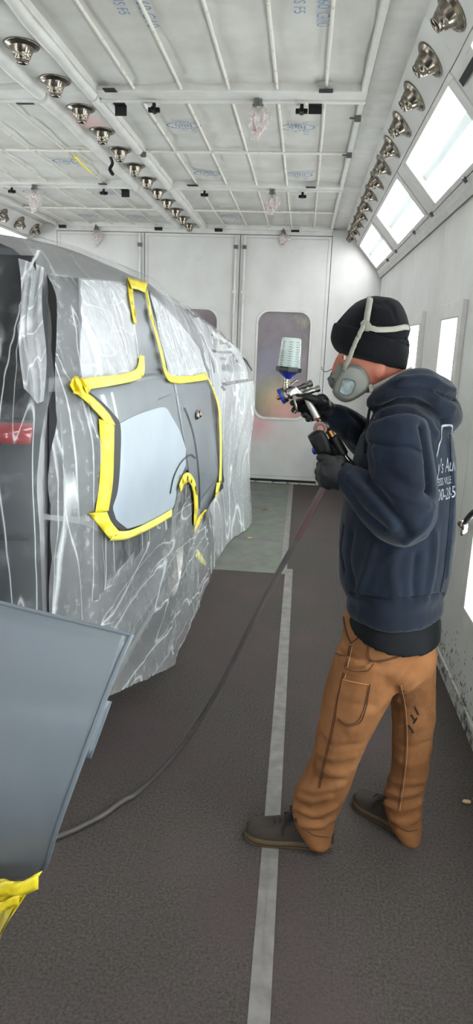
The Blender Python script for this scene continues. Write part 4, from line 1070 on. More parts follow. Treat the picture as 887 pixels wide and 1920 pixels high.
seam('seat_pocket_edge', [(800, 1178), (804, 1198), (814, 1206)], TT, 'seam_dark', trs)
for pts in ([(778, 1325), (782, 1334), (785, 1340)], [(772, 1340), (777, 1350)], [(782, 1346), (776, 1356)], [(766, 1360), (772, 1368), (775, 1374)]): seam('paint_mark', pts, TT, 'ink_black', trs, .003, .0004)

# ---- undershirt hem and hoodie
m = MB()
rows = dense([(668, 816, 1100, 2.035, .165, .0), (664, 820, 1130, 2.035, .175, .0), (652, 830, 1150, 2.035, .192, .016), (650, 831, 1164, 2.035, .196, .024), (652, 831, 1177, 2.035, .197, .030)], 4)
m.loft([tring(r[0], r[1], r[2], r[3], r[4], 48, r[5]) for r in rows])
us = fuse(m, .008, 2); rumple(us, .002, (9, 9, 5)); dress('undershirt', us, 'undershirt', ped)
m = MB()
TOR = [(650, 832, 1140, 2.04, .199), (648, 833, 1128, 2.04, .202), (652, 833, 1113, 2.04, .200), (640, 840, 1090, 2.04, .205), (637, 848, 1050, 2.04, .205), (638, 853, 1000, 2.04, .205), (648, 855, 930, 2.045, .205), (662, 856, 860, 2.05, .205), (676, 854, 815, 2.05, .205),
       (694, 846, 782, 2.05, .19), (706, 830, 756, 2.05, .15), (716, 812, 738, 2.05, .11), (722, 800, 722, 2.05, .085)]
m.loft([tring(*r) for r in dense(TOR)])
nearm = [(742, 800, 1.895, .082), (748, 840, 1.865, .085), (756, 890, 1.85, .084), (764, 940, 1.84, .082), (762, 972, 1.835, .075), (735, 968, 1.835, .068), (705, 945, 1.84, .060), (680, 920, 1.845, .050), (660, 902, 1.85, .042), (648, 894, 1.853, .036)]
q = dense(nearm, 5); m.tube([at(a, b, c) for a, b, c, r_ in q], [r_ for *_, r_ in q], 20)
farm = [(752, 800, 2.21, .080), (742, 835, 2.25, .076), (730, 850, 2.24, .072), (700, 832, 2.17, .062), (670, 812, 2.12, .052), (645, 792, 2.085, .043), (632, 784, 2.07, .038), (622, 777, 2.062, .034)]
q = dense(farm, 5); m.tube([at(a, b, c) for a, b, c, r_ in q], [r_ for *_, r_ in q], 18)
# hood: roll round the neck and the pouch hanging behind
hood = [(702, 757, 1.985, .024), (722, 745, 1.945, .030), (752, 728, 1.935, .036), (784, 722, 1.955, .044), (812, 735, 2.005, .052), (820, 742, 2.07, .052), (806, 732, 2.13, .046), (776, 724, 2.165, .036), (740, 734, 2.15, .03), (712, 748, 2.10, .026), (702, 757, 2.05, .024)]
q = dense(hood, 6); m.tube([at(a, b, c) for a, b, c, r_ in q], [r_ for *_, r_ in q], 16)
pouch = [(788, 712, 2.04, .05, .095), (808, 728, 2.04, .055, .115), (822, 750, 2.045, .058, .125), (830, 775, 2.05, .050, .115), (828, 796, 2.05, .036, .085), (824, 810, 2.05, .018, .04)]
rg = []
for a, b, c, rx, ry in dense(pouch, 5):
    p = at(a, b, c); rg.append([p-FW*(rx*math.cos(t))*1.0+LF*(ry*math.sin(t))+Vector((0, 0, -.35*rx*math.cos(t))) for t in [2*math.pi*i/26 for i in range(26)]])
m.loft(rg)
ho = fuse(m, .0075, 4)
H0 = bvh(ho); fl = []
for pts, w_, h_ in [([(705, 765), (750, 748), (800, 760), (830, 790)], .012, -.012), ([(712, 752), (760, 735), (810, 745), (848, 765)], .012, .010), ([(740, 728), (790, 728), (835, 742), (860, 752)], .010, -.011), ([(755, 715), (800, 712), (850, 732)], .010, .008),
                    ([(720, 775), (765, 768), (800, 790), (815, 815)], .012, .006),
                    ([(690, 830), (730, 836), (770, 838), (790, 848)], .008, -.006), ([(788, 800), (800, 850), (806, 920)], .010, -.014),
                    ([(655, 895), (690, 930), (740, 985)], .012, .008), ([(650, 915), (680, 955), (720, 990)], .010, -.008), ([(690, 905), (725, 945), (765, 1000)], .014, -.008), ([(700, 890), (745, 930), (800, 950)], .013, .008), ([(715, 870), (755, 905), (805, 925)], .012, -.006),
                    ([(705, 840), (712, 880), (702, 915)], .013, .006), ([(640, 905), (665, 940)], .009, .006), ([(760, 1015), (800, 985), (812, 950)], .012, .006),
                    ([(838, 830), (846, 930), (836, 1080)], .009, .006), ([(815, 1000), (812, 1060), (800, 1120)], .012, .007), ([(700, 1020), (690, 1060), (672, 1110)], .014, .007), ([(740, 1035), (735, 1080), (740, 1120)], .014, .006), ([(780, 1040), (775, 1090), (778, 1122)], .012, -.006), ([(660, 1000), (655, 1050), (665, 1100)], .012, -.006),
                    ([(650, 1112), (700, 1120), (770, 1122), (832, 1113)], .006, -.006), ([(640, 790), (660, 800), (668, 830)], .010, .006), ([(628, 778), (650, 790), (650, 815)], .008, -.005), ([(655, 775), (680, 800), (690, 840)], .010, -.006),
                    ([(645, 985), (641, 1030), (648, 1070)], .006, -.008)]:
    L = surf_line(H0, pts, 4)
    if len(L) > 1: fl.append((L, w_, h_))
folds(ho, [(a, b, c*1.35) for a, b, c in fl]); rumple(ho, .005, (9, 9, 6)); rumple(ho, .0015, 24)
hoo = dress('hoodie', ho, 'hoodie', ped); HT = bvh(ho)
seam('shoulder_seam', [(692, 826), (730, 832), (770, 834), (790, 845)], HT, 'hoodie_seam', hoo, .0016)
seam('hem_seam', [(654, 1110), (700, 1117), (770, 1119), (830, 1111)], HT, 'hoodie_seam', hoo, .0016)
seam('back_seam', [(843, 815), (845, 870), (843, 960), (834, 1060), (825, 1110)], HT, 'hoodie_seam', hoo, .0013)
cf = [at(a, b, c) for a, b, c in [(652, 898, 1.852), (642, 890, 1.855), (636, 886, 1.857)]]
obj('cuff', MB().tube(cf, [.039, .038, .034], 20), 'hoodie', hoo, smooth=True)
cf = [at(a, b, c) for a, b, c in [(630, 783, 2.068), (620, 776, 2.061), (616, 773, 2.058)]]
obj('cuff', MB().tube(cf, [.036, .035, .031], 20), 'hoodie', hoo, smooth=True)
ds = [hit(HT, a, b, .006) or at(a, b, 1.93) for a, b in spline([(697, 752), (692, 775), (687, 805), (683, 840)], 5)]
ds = [at(a, b, c) for a, b, c in spline([(699, 748, 1.985), (693, 768, 1.955), (689, 795, 1.925), (686, 825, 1.90), (684, 850, 1.885)], 5)]
obj('drawstring', MB().tube(ds, .0042, 8), 'undershirt', hoo, smooth=True)
obj('drawstring', MB().tube([p+Vector((.05, .13, .0)) for p in ds], .0042, 8), 'undershirt', hoo, smooth=True)
# print on the back: text laid along the back, then pressed onto the cloth
def back_text(s, size, u0, z, shear=0.0, name='back_print', slope=0.30, verts=None):
    vs, fs = verts if verts else text_mesh(s, size, shear)
    m = MB(); out = []
    for v in vs:
        u = u0+v.x*.58; org = Vector((.30, 2.05, 0))-LF*0+LF*(-u)+Vector((0, 0, z+v.y)); org = org-FW*.6
        p, n_, i_, d_ = HT.ray_cast(org, FW)
        out.append((p-FW*.0025) if p is not None else org+FW*.45)
    m.add(out, fs); return obj(name, m, 'print_white', hoo)
zt = at(835, 880, 2.05).z
back_text("y's Auto", .058, -.106, zt+.012, .35)
back_text('EISS VILLE', .030, -.106, zt-.022)
back_text('00-28-5', .050, -.106, zt-.066, .1)
cv = [(0, 0), (.03, .028), (.06, .045), (.08, .068), (.11, .08), (.16, .08), (.20, .064), (.24, .045), (.27, .04)]
P_ = spline(cv, 5); vs = [Vector((a, b, 0)) for a, b in P_]+[Vector((a+.003, b-.006, 0)) for a, b in P_]; n_ = len(P_)
back_text('', 0, -.106, zt+.064, verts=(vs, [(i, i+1, n_+i+1, n_+i) for i in range(n_-1)]))

# ---- head, beanie, respirator
HY = 2.035
m = MB()
HEAD = [(716, 775, 796, 752, 2.05, .062), (708, 752, 782, 728, 2.05, .058), (700, 736, 770, 710, 2.045, .058), (668, 738, 764, 700, 2.04, .062), (650, 732, 762, 690, HY, .068), (643, 716, 760, 680, HY, .072), (640, 700, 758, 668, HY, .074), (638, 684, 757, 655, HY, .076), (637, 668, 756, 642, HY, .077),
        (636, 648, 755, 626, HY, .077), (642, 622, 752, 604, HY, .074), (658, 598, 742, 586, HY, .062), (680, 582, 722, 576, HY, .034)]
m.loft([ering(*r) for r in dense(HEAD)])
nose = [at(637, 668, HY), at(632, 684, HY), at(629, 695, HY), at(638, 702, HY)]; m.tube(nose, [.009, .012, .015, .012], 10)
for s_ in (-1, 1): m.ball(at(707, 690, HY)+Vector((0, .075*s_, 0)), .018, .010, .030)
# trunk, so that the body goes on inside the clothes
m.loft([tring(*r) for r in dense([(660, 815, 1150, 2.04, .13), (670, 825, 1000, 2.045, .14), (695, 828, 860, 2.05, .15), (715, 815, 800, 2.05, .13), (722, 795, 765, 2.05, .07), (724, 788, 745, 2.05, .055)])])
hd_me = fuse(m, .006, 3); bo = dress('body', hd_me, 'skin', ped); FT = bvh(hd_me)
for s_ in (-1, 1):
    e0 = at(600, 668, HY)+Vector((-.1, .030*s_, 0)); e_ = FT.ray_cast(e0, Vector((1, 0, 0)))[0]+Vector((.0118, 0, 0)); ey = obj('eye', MB().ball(e_, .012, .013, .012), 'eye', bo, smooth=True)
    obj('iris', MB().ball(e_+Vector((-.0095, 0, 0)), .004, .006, .006), 'iris', ey, smooth=True)
    obj('eyebrow', MB().tube([FT.ray_cast(at(600, 655, HY)+Vector((-.1, d*s_, 0)), Vector((1, 0, 0)))[0] for d in (.012, .024, .036)], [.003, .004, .002], 6), 'hair', bo, smooth=True)
m = MB()
BE = [(640, 664, 757, 694, HY, .086), (629, 655, 760, 690, HY, .094), (623, 642, 761, 676, HY, .098), (622, 628, 762, 662, HY, .100), (627, 612, 765, 655, HY, .102), (634, 603, 767, 645, HY, .099), (641, 594, 762, 636, HY, .098), (648, 586, 767, 625, HY, .099), (657, 577, 765, 605, HY, .094), (670, 567, 760, 585, HY, .080), (688, 559, 748, 568, HY, .055), (703, 556, 732, 559, HY, .024)]
m.loft([ering(*r) for r in dense(BE, 5)])
be = fuse(m, .0055, 2); B0 = bvh(be); fl = []
for pts, w_, h_ in [([(633, 598), (650, 620), (690, 638), (730, 645), (764, 648)], .006, -.007), ([(700, 628), (740, 634), (766, 636)], .006, -.007), ([(640, 604), (670, 628), (720, 640), (764, 641)], .006, .004), ([(690, 612), (730, 622), (766, 620)], .008, .004), ([(716, 560), (735, 580), (742, 600)], .006, -.003), ([(690, 560), (712, 572), (730, 566)], .006, -.003)]:
    L = surf_line(B0, pts, 4)
    if len(L) > 1: fl.append((L, w_, h_))
folds(be, fl); rumple(be, .002, 18); ben = dress('beanie', be, 'beanie', ped); BT = bvh(be)

cfr = [(636, 661, 758, 693, HY, .092), (626, 652, 762, 689, HY, .101), (620, 636, 765, 673, HY, .106), (622, 620, 767, 660, HY, .107), (627, 606, 766, 652, HY, .105), (637, 606, 758, 648, HY, .096)]
cf_me = MB().loft([ering(*r) for r in dense(cfr, 4)]); obj('cuff', cf_me, 'beanie', ben, smooth=True)
rs = obj('respirator', MB(), 'mask_grey', ped)          # face piece, built below
m = MB()
FPc = [(660, 740, 690, 716, HY, .055), (645, 738, 672, 700, HY, .054), (634, 730, 655, 690, HY, .046), (626, 718, 644, 676, HY, .036), (622, 710, 634, 678, HY, .022)]
m.loft([ering(*r) for r in dense(FPc)])
fpm = fuse(m, .004, 2); fpm.materials.append(MATS['mask_grey']); fpm.shade_smooth(); rs.data = fpm
obj('exhale_valve', MB().lathe([(.0, 0), (.022, 0), (.024, .004), (.022, .012), (.012, .016), (0, .017)], at(628, 716, HY), at(620, 722, HY)-at(632, 712, HY), 20), 'mask_dark', rs, smooth=True)
def cartridge(Yc, s_, dx=0, dy=0):
    o2 = [(625, 733), (629, 718), (636, 704), (646, 688), (654, 683), (668, 685), (680, 692), (689, 706), (690, 722), (684, 733), (670, 743), (656, 750), (644, 751), (631, 743)]
    cx = 658; cy = 718; pts = spline(o2+[o2[0]], 4)[:-1]
    def rg(sc_, Y): return [at(cx+(p[0]-cx)*sc_+dx, cy+(p[1]-cy)*sc_+dy, Yc)+Vector((0, Y*s_, 0)) for p in pts]
    c = MB().loft([rg(.80, .0), rg(1.0, .004), rg(1.04, .016), rg(1.0, .028), rg(.86, .038), rg(.80, .040)])
    co = obj('filter_cartridge', c, 'mask_grey', rs, smooth=True)
    rim = MB().loft([rg(1.06, .010), rg(1.075, .016), rg(1.06, .022), rg(1.0, .018)], cap=False); obj('cartridge_rim', rim, 'strap', co, smooth=True)
    w2 = [(635, 733), (639, 718), (643, 710), (655, 711), (662, 714), (664, 722), (657, 736), (646, 739)]
    wp = spline(w2+[w2[0]], 3)[:-1]; wx = 650; wy = 725
    def wr(sc_, Y): return [at(wx+(p[0]-wx)*sc_+dx, wy+(p[1]-wy)*sc_+dy, Yc)+Vector((0, Y*s_, 0)) for p in wp]
    obj('window_rim', MB().loft([wr(1.12, .038), wr(1.10, .045), wr(.98, .045), wr(.95, .040)], cap=False), 'mask_dark', co, smooth=True)
    obj('filter_disc', MB().loft([wr(1.0, .040), wr(.97, .0425)]), 'filter_disc', co)
cartridge(HY-.052, -1); 
cartridge(HY+.050, 1, -7, -16)
# straps
def strap(pts, w_=.0075, off=.004, extra=None, tree=BT, name='strap'):
    L = []
    for p in spline(pts, 5):
        h_ = hit(tree, p[0], p[1], off); L.append(h_ if h_ is not None else (L[-1] if L else at(p[0], p[1], HY-.09)))
    if extra: L += [Vector(e) for e in extra]
    m = MB(); A = []; B = []
    C_ = at(695, 640, HY)
    for i, p in enumerate(L):
        t = (L[min(i+1, len(L)-1)]-L[max(i-1, 0)]); t = t.normalized() if t.length > 1e-6 else Vector((0, 0, 1)); n_ = (p-C_).normalized(); s_ = t.cross(n_).normalized()
        A.append(p+s_*w_); B.append(p-s_*w_)
    return obj(name, m.grid([[a, b] for a, b in zip(A, B)]), 'strap', rs, smooth=True, solid=.0022, offs=0)
mirror = lambda p: Vector((p.x, 2*HY-p.y, p.z))
top = [(686, 613), (689, 595), (692, 578), (694, 563)]
tp_ = [hit(BT, a, b, .004) for a, b in spline(top, 4)]; tp_ = [p for p in tp_ if p is not None]
crown = at(695, 554, HY); crown.z -= .003
strap(top, .0085, extra=[crown]+[mirror(p) for p in reversed(tp_)])
bk = [(684, 611), (705, 617), (730, 618), (757, 614)]; bkp = [p for p in (hit(BT, a, b, .004) for a, b in spline(bk, 4)) if p is not None]
strap(bk, .0075, extra=[at(766, 614, HY-.05), at(769, 614, HY), at(766, 614, HY+.05)]+[mirror(p) for p in reversed(bkp)])
strap([(684, 610), (674, 630), (664, 652)], .0062, .010, extra=[at(657, 668, HY-.098), at(650, 682, HY-.094), at(645, 694, HY-.088)])
frp = [p for p in (hit(BT, a, b, .004) for a, b in spline([(684, 610), (672, 630), (660, 652), (650, 672)], 4)) if p is not None]
m = MB(); A = [mirror(p) for p in frp]+[at(626, 690, HY+.09)]; obj('strap', m.tube(A, .006, 6, flat=.3), 'strap', rs, smooth=True)
obj('strap_yoke', cloth_patch([(677, 606), (685, 600), (694, 606), (697, 616), (688, 622), (678, 618)], BT, .006, 3), 'strap', rs, smooth=True)
lw = [at(a, b, c) for a, b, c in spline([(692, 730, HY-.078), (706, 724, HY-.078), (730, 712, HY-.080), (752, 702, HY-.074), (766, 695, HY-.045), (772, 692, HY), (766, 695, HY+.045), (730, 712, HY+.078), (692, 730, HY+.075)], 6)]
A = [p+Vector((0, 0, .008)) for p in lw]; B = [p-Vector((0, 0, .008)) for p in lw]
obj('neck_strap', MB().grid([[a, b] for a, b in zip(A, B)]), 'strap', rs, smooth=True, solid=.0022, offs=0)
obj('buckle', MB().hexa([at(690, 722, HY-.083), at(697, 719, HY-.083), at(701, 733, HY-.083), at(694, 737, HY-.083), at(690, 722, HY-.073), at(697, 719, HY-.073), at(701, 733, HY-.073), at(694, 737, HY-.073)]), 'strap', rs, bevel=.002)
tl = [at(a, b, c) for a, b, c in spline([(640, 690, HY+.06), (625, 691, HY+.06), (612, 697, HY+.065), (605, 694, HY+.065), (603, 688, HY+.065)], 5)]
obj('strap_tail', MB().tube(tl, .0055, 6, flat=.3), 'strap', rs, smooth=True)

# ---- gloved hands
def P3(L): return [at(*p) for p in L]
def finger(m, pts, r): 
    q = spline(pts, 4); n_ = len(q); rr = [r[0]+(r[1]-r[0])*i/(n_-1) for i in range(n_)]
    rr[-1] *= .72; m.tube([at(*p) for p in q], rr, 12)
    m.ball(at(*q[-2]), rr[-2]*.98, rr[-2]*.98, rr[-2]*.98, 10, 7)
GY = 2.01
# right hand round the gun handle
m = MB()
pal = [(624, 779, 2.062, .030), (614, 771, 2.056, .030), (604, 764, 2.048, .030), (597, 758, 2.044, .026)]
q = dense(pal, 4); m.tube([at(a, b, c) for a, b, c, r_ in q], [r_ for *_, r_ in q], 16)
m.ball(at(602, 762, 2.046), .030, .020, .038); m.ball(at(606, 757, 2.03), .022, .024, .022)
finger(m, [(594, 750, 2.046), (575, 751, 2.046), (560, 753, 2.030), (546, 756, 2.004)], (.0108, .0092))
finger(m, [(594, 759, 2.047), (574, 763, 2.048), (560, 767, 2.032), (549, 770, 2.002)], (.0108, .0092))
finger(m, [(597, 768, 2.047), (580, 775, 2.046), (570, 777, 2.028), (574, 777, 1.993)], (.0105, .0090))
finger(m, [(602, 776, 2.047), (588, 784, 2.042), (578, 786, 2.026), (581, 784, 1.993)], (.0098, .0084))
finger(m, [(607, 756, 2.022), (595, 750, 1.992), (582, 746, 1.984), (569, 742, 1.984)], (.0140, .0098))
g1 = fuse(m, .0032, 2); rumple(g1, .0008, 60); dress('glove', g1, 'glove', ped)
# left hand closed on the regulator below
m = MB(); LY = 1.868
pal = [(652, 900, 1.856, .033), (640, 896, 1.858, .036), (626, 888, 1.862, .038), (614, 880, 1.868, .034), (606, 876, 1.874, .028)]
q = dense(pal, 4); m.tube([at(a, b, c) for a, b, c, r_ in q], [r_ for *_, r_ in q], 18)
m.ball(at(622, 884, 1.868), .042, .028, .045); m.ball(at(636, 866, 1.868), .024, .022, .018); m.ball(at(618, 900, 1.87), .030, .026, .028)
finger(m, [(636, 872, 1.862), (622, 864, 1.858), (608, 859, 1.862), (598, 858, 1.868)], (.0135, .0112))
finger(m, [(610, 872, 1.872), (600, 872, 1.890), (606, 868, 1.924), (622, 864, 1.930)], (.0125, .0098))
finger(m, [(606, 882, 1.872), (597, 884, 1.892), (604, 880, 1.930), (622, 876, 1.936)], (.0128, .0100))
finger(m, [(605, 893, 1.872), (598, 896, 1.892), (606, 892, 1.928), (622, 888, 1.934)], (.0122, .0096))
finger(m, [(609, 904, 1.872), (603, 907, 1.890), (610, 904, 1.922), (624, 899, 1.926)], (.0112, .0090))
g2 = fuse(m, .0034, 2); rumple(g2, .0012, 45); dress('glove', g2, 'glove', ped)

# ---- shoes
def shoe(heel, toe, lab):
    h = Vector((heel[0], heel[1], 0)); d = Vector((toe[0], toe[1], 0))-h; L = d.length; d.normalize(); s = Vector((-d.y, d.x, 0))
    P = lambda u, w_, z: h+d*(u*L)+s*w_+Vector((0, 0, z))
    prof = [(0.0, .022), (.03, .030), (.12, .037), (.28, .038), (.45, .040), (.62, .048), (.76, .051), (.87, .046), (.95, .033), (1.0, .014)]
    q = [tuple(x) for x in spline(prof, 4)]
    outl = [(u, w_) for u, w_ in q]+[(u, -w_) for u, w_ in reversed(q)]
    so = MB().loft([[P(u, w_*.97, .002) for u, w_ in outl], [P(u, w_*1.02, .006) for u, w_ in outl], [P(u, w_*1.03, .026) for u, w_ in outl], [P(u, w_*1.0, .031) for u, w_ in outl]])
    root = obj('shoe', so, 'shoe_sole', ped, smooth=True)
    tag(root, lab)
    obj('sole_stripe', MB().loft([[P(u, w_*1.045, z) for u, w_ in outl] for z in (.0135, .0165)], cap=False), 'shoe_dark', root, smooth=True)
    hs = [(0.0, .060), (.06, .072), (.16, .078), (.28, .088), (.40, .092), (.52, .088), (.64, .074), (.76, .062), (.86, .056), (.94, .050), (.985, .040)]
    rings = []
    for u, z in spline(hs, 3):
        w_ = float(np.interp(u, [a for a, b in q], [b for a, b in q]))*.98
        ring = []
        for k in range(17):
            a = math.pi*k/16; e = .62
            ring.append(P(u, w_*math.copysign(abs(math.cos(a))**e, math.cos(a)), .028+(z-.028)*math.sin(a)**.75))
        rings.append(ring)
    up = MB().loft(rings, cap=True); uo = obj('upper', up, 'shoe_upper', root, smooth=True)
    obj('collar', MB().tube([P(.10+.17*(1-math.cos(a))*1.0, .034*math.sin(a), .082+.004*math.cos(a)) for a in [2*math.pi*i/24 for i in range(25)]], .006, 8), 'shoe_dark', uo, smooth=True)
    tg = MB().grid([[P(.36+.34*i/8, w_, .094-.03*(i/8)**1.2-(.004 if abs(w_) > .015 else 0)) for w_ in (-.02, -.01, 0, .01, .02)] for i in range(9)])
    obj('tongue', tg, 'shoe_dark', uo, smooth=True, solid=.003)
    for i in range(5):
        u = .44+.055*i; z = .0955-.03*((u-.36)/.34)**1.2
        obj('lace', MB().tube([P(u, -.026, z-.012), P(u+.005, -.014, z+.002), P(u, 0, z+.005), P(u-.004, .014, z+.002), P(u, .026, z-.012)], .0034, 7), 'lace', uo, smooth=True)
    bw = MB()
    for sg in (-1, 1):
        bw.tube(sspline([P(.45, 0, .102), P(.42, .02*sg, .118), P(.44, .042*sg, .114), P(.50, .045*sg, .098), P(.49, .022*sg, .098), P(.46, 0, .102)], 5), .0034, 7)
        bw.tube(sspline([P(.45, 0, .102), P(.52, .018*sg, .094), P(.56, .038*sg, .078), P(.55, .050*sg, .058)], 5), .003, 7)
    bw.ball(P(.455, 0, .103), .008, .008, .007, 8, 6); obj('lace_bow', bw, 'lace', uo, smooth=True)
    # ankle inside the trouser leg
    obj('sock', MB().tube([P(.24, 0, .05), P(.24, 0, .115)], [.028, .028], 14), 'shoe_dark', root, smooth=True)
shoe((.195, 1.915), (-.105, 1.928), 'dark brown canvas shoe pointing left, standing across the pale tape')
shoe((.478, 1.990), (.285, 2.165), 'dark brown canvas shoe pointing away, nearer the right wall')

# ================================================================== SPRAY GUN, REGULATOR, HOSE
gun = thing('spray_gun', 'chrome gravity feed spray gun with clear cup held by the painter', 'spray gun', at(560, 740, GY))
G = lambda a, b, d=0.0: at(a, b, GY)+Vector((0, d, 0))
ax = (G(546, 632)-G(539, 700)).normalized(); b0 = G(541.5, 691); hgt = (G(546, 633)-b0).length
cup = MB().lathe([(.0315, 0), (.0325, .004), (.031, hgt*.5), (.0285, hgt*.93), (.027, hgt*.985), (.020, hgt), (.004, hgt)], b0, ax, 32, cap=False)
cu = obj('paint_cup', cup, 'cup_plastic', gun, smooth=True, solid=.0012)
obj('paint', MB().lathe([(.0, .002), (.0300, .002), (.0292, hgt*.55), (.0, hgt*.55)], b0, ax, 28), 'paint_liquid', cu, smooth=True)
mk = MB()
a_, b_ = ax.orthogonal().normalized(), None; b_ = ax.cross(a_)
base_d = Vector((-.25, -1, 0)).normalized()
for col_ in (-.5, .25, .9):
    for k in range(11):
        h_ = hgt*(.1+.075*k); rr = .0325-.004*h_/hgt
        ang = col_; d_ = Matrix.Rotation(ang, 3, ax) @ (base_d-ax*base_d.dot(ax)).normalized(); e_ = ax.cross(d_).normalized()
        c0 = b0+ax*h_+d_*(rr+.0006); w_ = .004 if k % 2 else .006
        mk.add([c0-e_*w_, c0+e_*w_, c0+e_*w_+ax*.0012, c0-e_*w_+ax*.0012], [(0, 1, 2, 3)])
obj('scale_marks', mk, 'ink_grey', cu)
obj('lid_ring', MB().lathe([(.030, -.012), (.0375, -.011), (.039, -.004), (.039, .003), (.035, .006), (.0315, .006)], b0, ax, 8), 'cup_lid', gun, smooth=False, bevel=.002)
obj('lid_cone', MB().lathe([(.0305, -.010), (.026, -.016), (.014, -.024), (.012, -.030)], b0, ax, 28), 'gun_blue', gun, smooth=True)
obj('cup_neck', MB().lathe([(.0105, 0), (.0105, .012), (.0085, .013), (.0085, .02), (.011, .021), (.011, .034), (.009, .036), (.009, .046)], G(536, 727), G(537.5, 700)-G(536, 727), 20), 'chrome', gun, smooth=True)
m = MB()
m.loft([ering(531, 737, 537, 746, GY, .015, 16), ering(535, 728, 545, 750, GY, .019, 16), ering(543, 723, 552, 747, GY, .017, 16), ering(552, 722, 556, 744, GY, .014, 16), ering(562, 729, 566, 745, GY, .012, 16), ering(572, 735, 575, 746, GY, .011, 16)])
obj('gun_body', m, 'gun_metal', gun, smooth=True, sub=1)
na = G(522, 746)-G(545, 734)
obj('air_cap', MB().lathe([(.021, 0), (.023, .004), (.023, .014), (.019, .018), (.010, .020)], G(537, 738.5), na, 28), 'gun_steel', gun, smooth=True)
obj('blue_ring', MB().lathe([(.0235, .012), (.0245, .014), (.0245, .019), (.0225, .021)], G(537, 738.5), na, 28, cap=False), 'gun_blue', gun, smooth=True)
obj('nozzle_tip', MB().lathe([(.008, .018), (.007, .024), (.0055, .030), (.0035, .032)], G(537, 738.5), na, 16), 'brass', gun, smooth=True)
obj('cap_horn', MB().tube([G(527, 736, -.012), G(524, 738, -.012)], .004, 8), 'gun_steel', gun, smooth=True)
k1 = G(583, 719)-G(556, 729); obj('fluid_knob', MB().lathe([(.0065, 0), (.0065, .018), (.0085, .019), (.0085, .030), (.007, .031), (.007, .036), (.0105, .037), (.0105, .048), (.008, .050)], G(556, 729), k1, 18), 'gun_steel', gun, smooth=True)
k2 = G(597, 729)-G(570, 738); obj('fan_knob', MB().lathe([(.0085, 0), (.0085, .028), (.0078, .029), (.0078, .038), (.0095, .039), (.0095, .050), (.0075, .051)], G(569, 738), k2, 18), 'gun_metal', gun, smooth=True)
hk = MB().tube(P3([(546, 721, GY), (552, 716, GY), (557, 713.5, GY), (559.5, 717, GY)]), [.0035, .0028, .0026, .002], 8); obj('hook', hk, 'gun_metal', gun, smooth=True)
tr_ = [(551, 744, GY-.012), (552.5, 752, GY-.012), (555.5, 762, GY-.012), (556, 770, GY-.010), (552, 774, GY-.008)]
tg = obj('trigger', MB().tube(P3(spline(tr_, 4)), .0042, 8).tube([p+Vector((0, .022, 0)) for p in P3(spline(tr_, 4))], .0042, 8), 'chrome', gun, smooth=True)
obj('trigger_pivot', MB().lathe([(.0065, -.018), (.0065, .018)], G(553, 745), (0, 1, 0), 14), 'chrome', tg, smooth=True)
m = MB(); m.loft([ering(568, 742, 580, 737, GY, .011, 18, .8), ering(573, 757, 585, 750, GY, .0115, 18, .8), ering(579, 768, 591, 762, GY, .0115, 18, .8), ering(588, 788, 602, 782, GY, .0115, 18, .8)])
hn = obj('handle', m, 'gun_handle', gun, smooth=True, bevel=.002)
obj('red_mark', MB().hexa([G(590, 784.5, -.0125), G(595, 782, -.0125), G(597, 785, -.0125), G(592, 788, -.0125), G(590, 784.5, -.010), G(595, 782, -.010), G(597, 785, -.010), G(592, 788, -.010)]), 'red_mark', hn)
obj('air_fitting', MB().lathe([(.008, 0), (.008, .008), (.0105, .009), (.0105, .018), (.008, .019), (.008, .03)], G(597, 786), G(606, 803)-G(597, 786), 16), 'gun_steel', gun, smooth=True)

RY = 1.945
Q = lambda a, b, d=0.0: at(a, b, RY)+Vector((0, d, 0))
rg_ = thing('air_regulator', 'black inline air regulator with round gauge below the spray gun', 'regulator', at(612, 830, RY))
gv = Vector((-.35, -1, .1)).normalized(); gc = Q(602, 804)
obj('gauge_body', MB().lathe([(.0, -.022), (.018, -.022), (.0225, -.018), (.0225, .006), (.021, .010), (.018, .010), (.018, .007)], gc, gv, 26, cap=False), 'gun_steel', rg_, smooth=True)
gd = obj('gauge_dial', MB().lathe([(.0, .006), (.018, .006), (.018, .007), (0, .007)], gc, gv, 24), 'strap', rg_)
obj('dial_arc', MB().lathe([(.010, .0072), (.0145, .0072), (.0145, .0078), (.010, .0078)], gc, gv, 24, cap=False), 'red_mark', gd)
obj('link_pipe', MB().tube([G(604, 799), Q(606, 800, .02), Q(613, 806, .012)], .009, 10), 'gun_steel', rg_, smooth=True)
bd = [(577, 818), (590, 808), (603, 806), (612, 816), (620, 832), (624, 850), (615, 858), (598, 854), (588, 840)]
bx_ = spline(bd+[bd[0]], 3)[:-1]
bm_ = MB().loft([[Q(600+(p[0]-600)*s_, 832+(p[1]-832)*s_, d_) for p in bx_] for s_, d_ in ((.8, -.028), (.96, -.024), (1, -.016), (1, .016), (.95, .022))])
bo_ = obj('regulator_body', bm_, 'black_plastic', rg_, smooth=True)
obj('blue_button', MB().ball(Q(591, 843, -.006), .010, .012, .014), 'gun_blue', bo_, smooth=True)
obj('face_plate', MB().hexa([Q(587, 820, -.0275), Q(602, 813, -.0275), Q(613, 838, -.0275), Q(600, 846, -.0275), Q(587, 820, -.030), Q(602, 813, -.030), Q(613, 838, -.030), Q(600, 846, -.030)]), 'rubber', bo_, bevel=.002)
obj('brass_joint', MB().lathe([(.0095, 0), (.0095, .022)], Q(617, 808), Q(624, 820)-Q(617, 808), 8), 'brass', rg_)
obj('filter_bowl', MB().lathe([(.012, 0), (.0165, .003), (.017, .045), (.0165, .062), (.011, .066)], Q(624, 818), Q(643, 852)-Q(624, 818), 20), 'black_plastic', rg_, smooth=True)
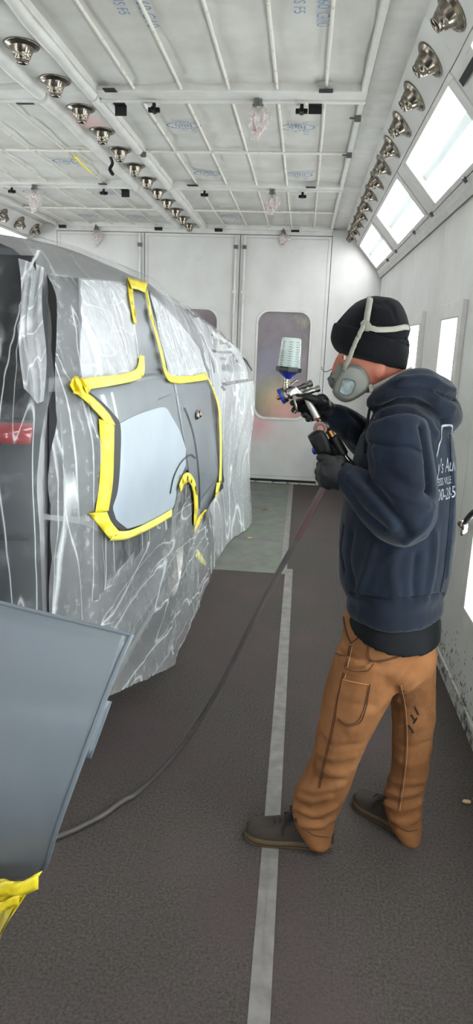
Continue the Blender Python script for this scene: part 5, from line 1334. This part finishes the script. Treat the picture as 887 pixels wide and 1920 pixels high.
obj('valve_block', MB().hexa([Q(618, 829, -.014), Q(628, 836, -.014), Q(640, 850, -.014), Q(622, 856, -.014), Q(618, 829, .012), Q(628, 836, .012), Q(640, 850, .012), Q(622, 856, .012)]), 'rubber', rg_, bevel=.006)
obj('steel_coupler', MB().lathe([(.0075, 0), (.0095, .002), (.0095, .010), (.0075, .011), (.0075, .026), (.009, .027), (.009, .034)], Q(643, 850), Q(657, 868)-Q(643, 850), 16), 'chrome', rg_, smooth=True)
obj('hose_tail', MB().tube([Q(655, 866), Q(662, 876, -.02), Q(660, 886, -.02), Q(645, 892, -.01)], .010, 10), 'rubber', rg_, smooth=True)
hp = [at(640, 880, 1.92), at(618, 896, 1.915), at(604, 920, 1.91), at(586, 955, 1.92), at(552, 1020, 1.95), at(505, 1105, 2.0), at(455, 1205, 2.05), at(405, 1300, 2.09), at(350, 1388, 2.11), at(295, 1452, 2.09), at(240, 1500, 2.04)]
f_ = [floor_at(182, 1535, .012), floor_at(105, 1570, .012), floor_at(20, 1592, .012), floor_at(-80, 1600, .012), floor_at(-220, 1590, .012)]
hs_ = sspline(hp+f_, 8)
for p in hs_: p.z = max(p.z, .0105)
hose = obj('air_hose', MB().tube(hs_[8:], .0095, 12), 'hose', smooth=True)
tag(hose, 'dark grey rubber air hose sweeping from the hand to the floor', 'hose')
obj('hose_sleeve', MB().tube(hs_[6:32], .0102, 12), 'hose_red', hose, smooth=True)

# coupling on a black hose at the right wall
cpn = thing('hose_coupling', 'chrome air coupling on a black hose by the right wall', 'coupling', (.75, 2.94, .875))
c0 = Vector((.75, 2.94, .875)); W = lambda a, b, x=.75: atx(a, b, x)
obj('coupler_body', MB().lathe([(.012, 0), (.017, .004), (.017, .03), (.013, .032), (.013, .05), (.018, .052), (.018, .068), (.012, .07)], W(872, 988), W(862, 978)-W(872, 988), 18), 'chrome', cpn, smooth=True)
obj('coupler_ring', MB().tube([W(868, 980)+Vector((0, .02*math.cos(a), .026*math.sin(a)-.03)) for a in [2*math.pi*i/20 for i in range(21)]], .005, 8), 'chrome', cpn, smooth=True)
obj('coupler_nose', MB().lathe([(.012, 0), (.015, .004), (.015, .028), (.010, .03)], W(868, 990), W(874, 1004)-W(868, 990), 16), 'gun_metal', cpn, smooth=True)
obj('black_hose', MB().tube(sspline([W(870, 984), W(878, 972), W(890, 960), W(915, 948, .77), W(960, 940, .80), W(1000, 900, .806)], 6), [.010]*4+[.014]*27, 12), 'black_plastic', cpn, smooth=True)
obj('wall_hook', MB().tube([(.816, 2.3, 1.02), (.77, 2.3, 1.02), (.765, 2.3, 1.05)], .008, 8), 'gun_steel', cpn, smooth=True)
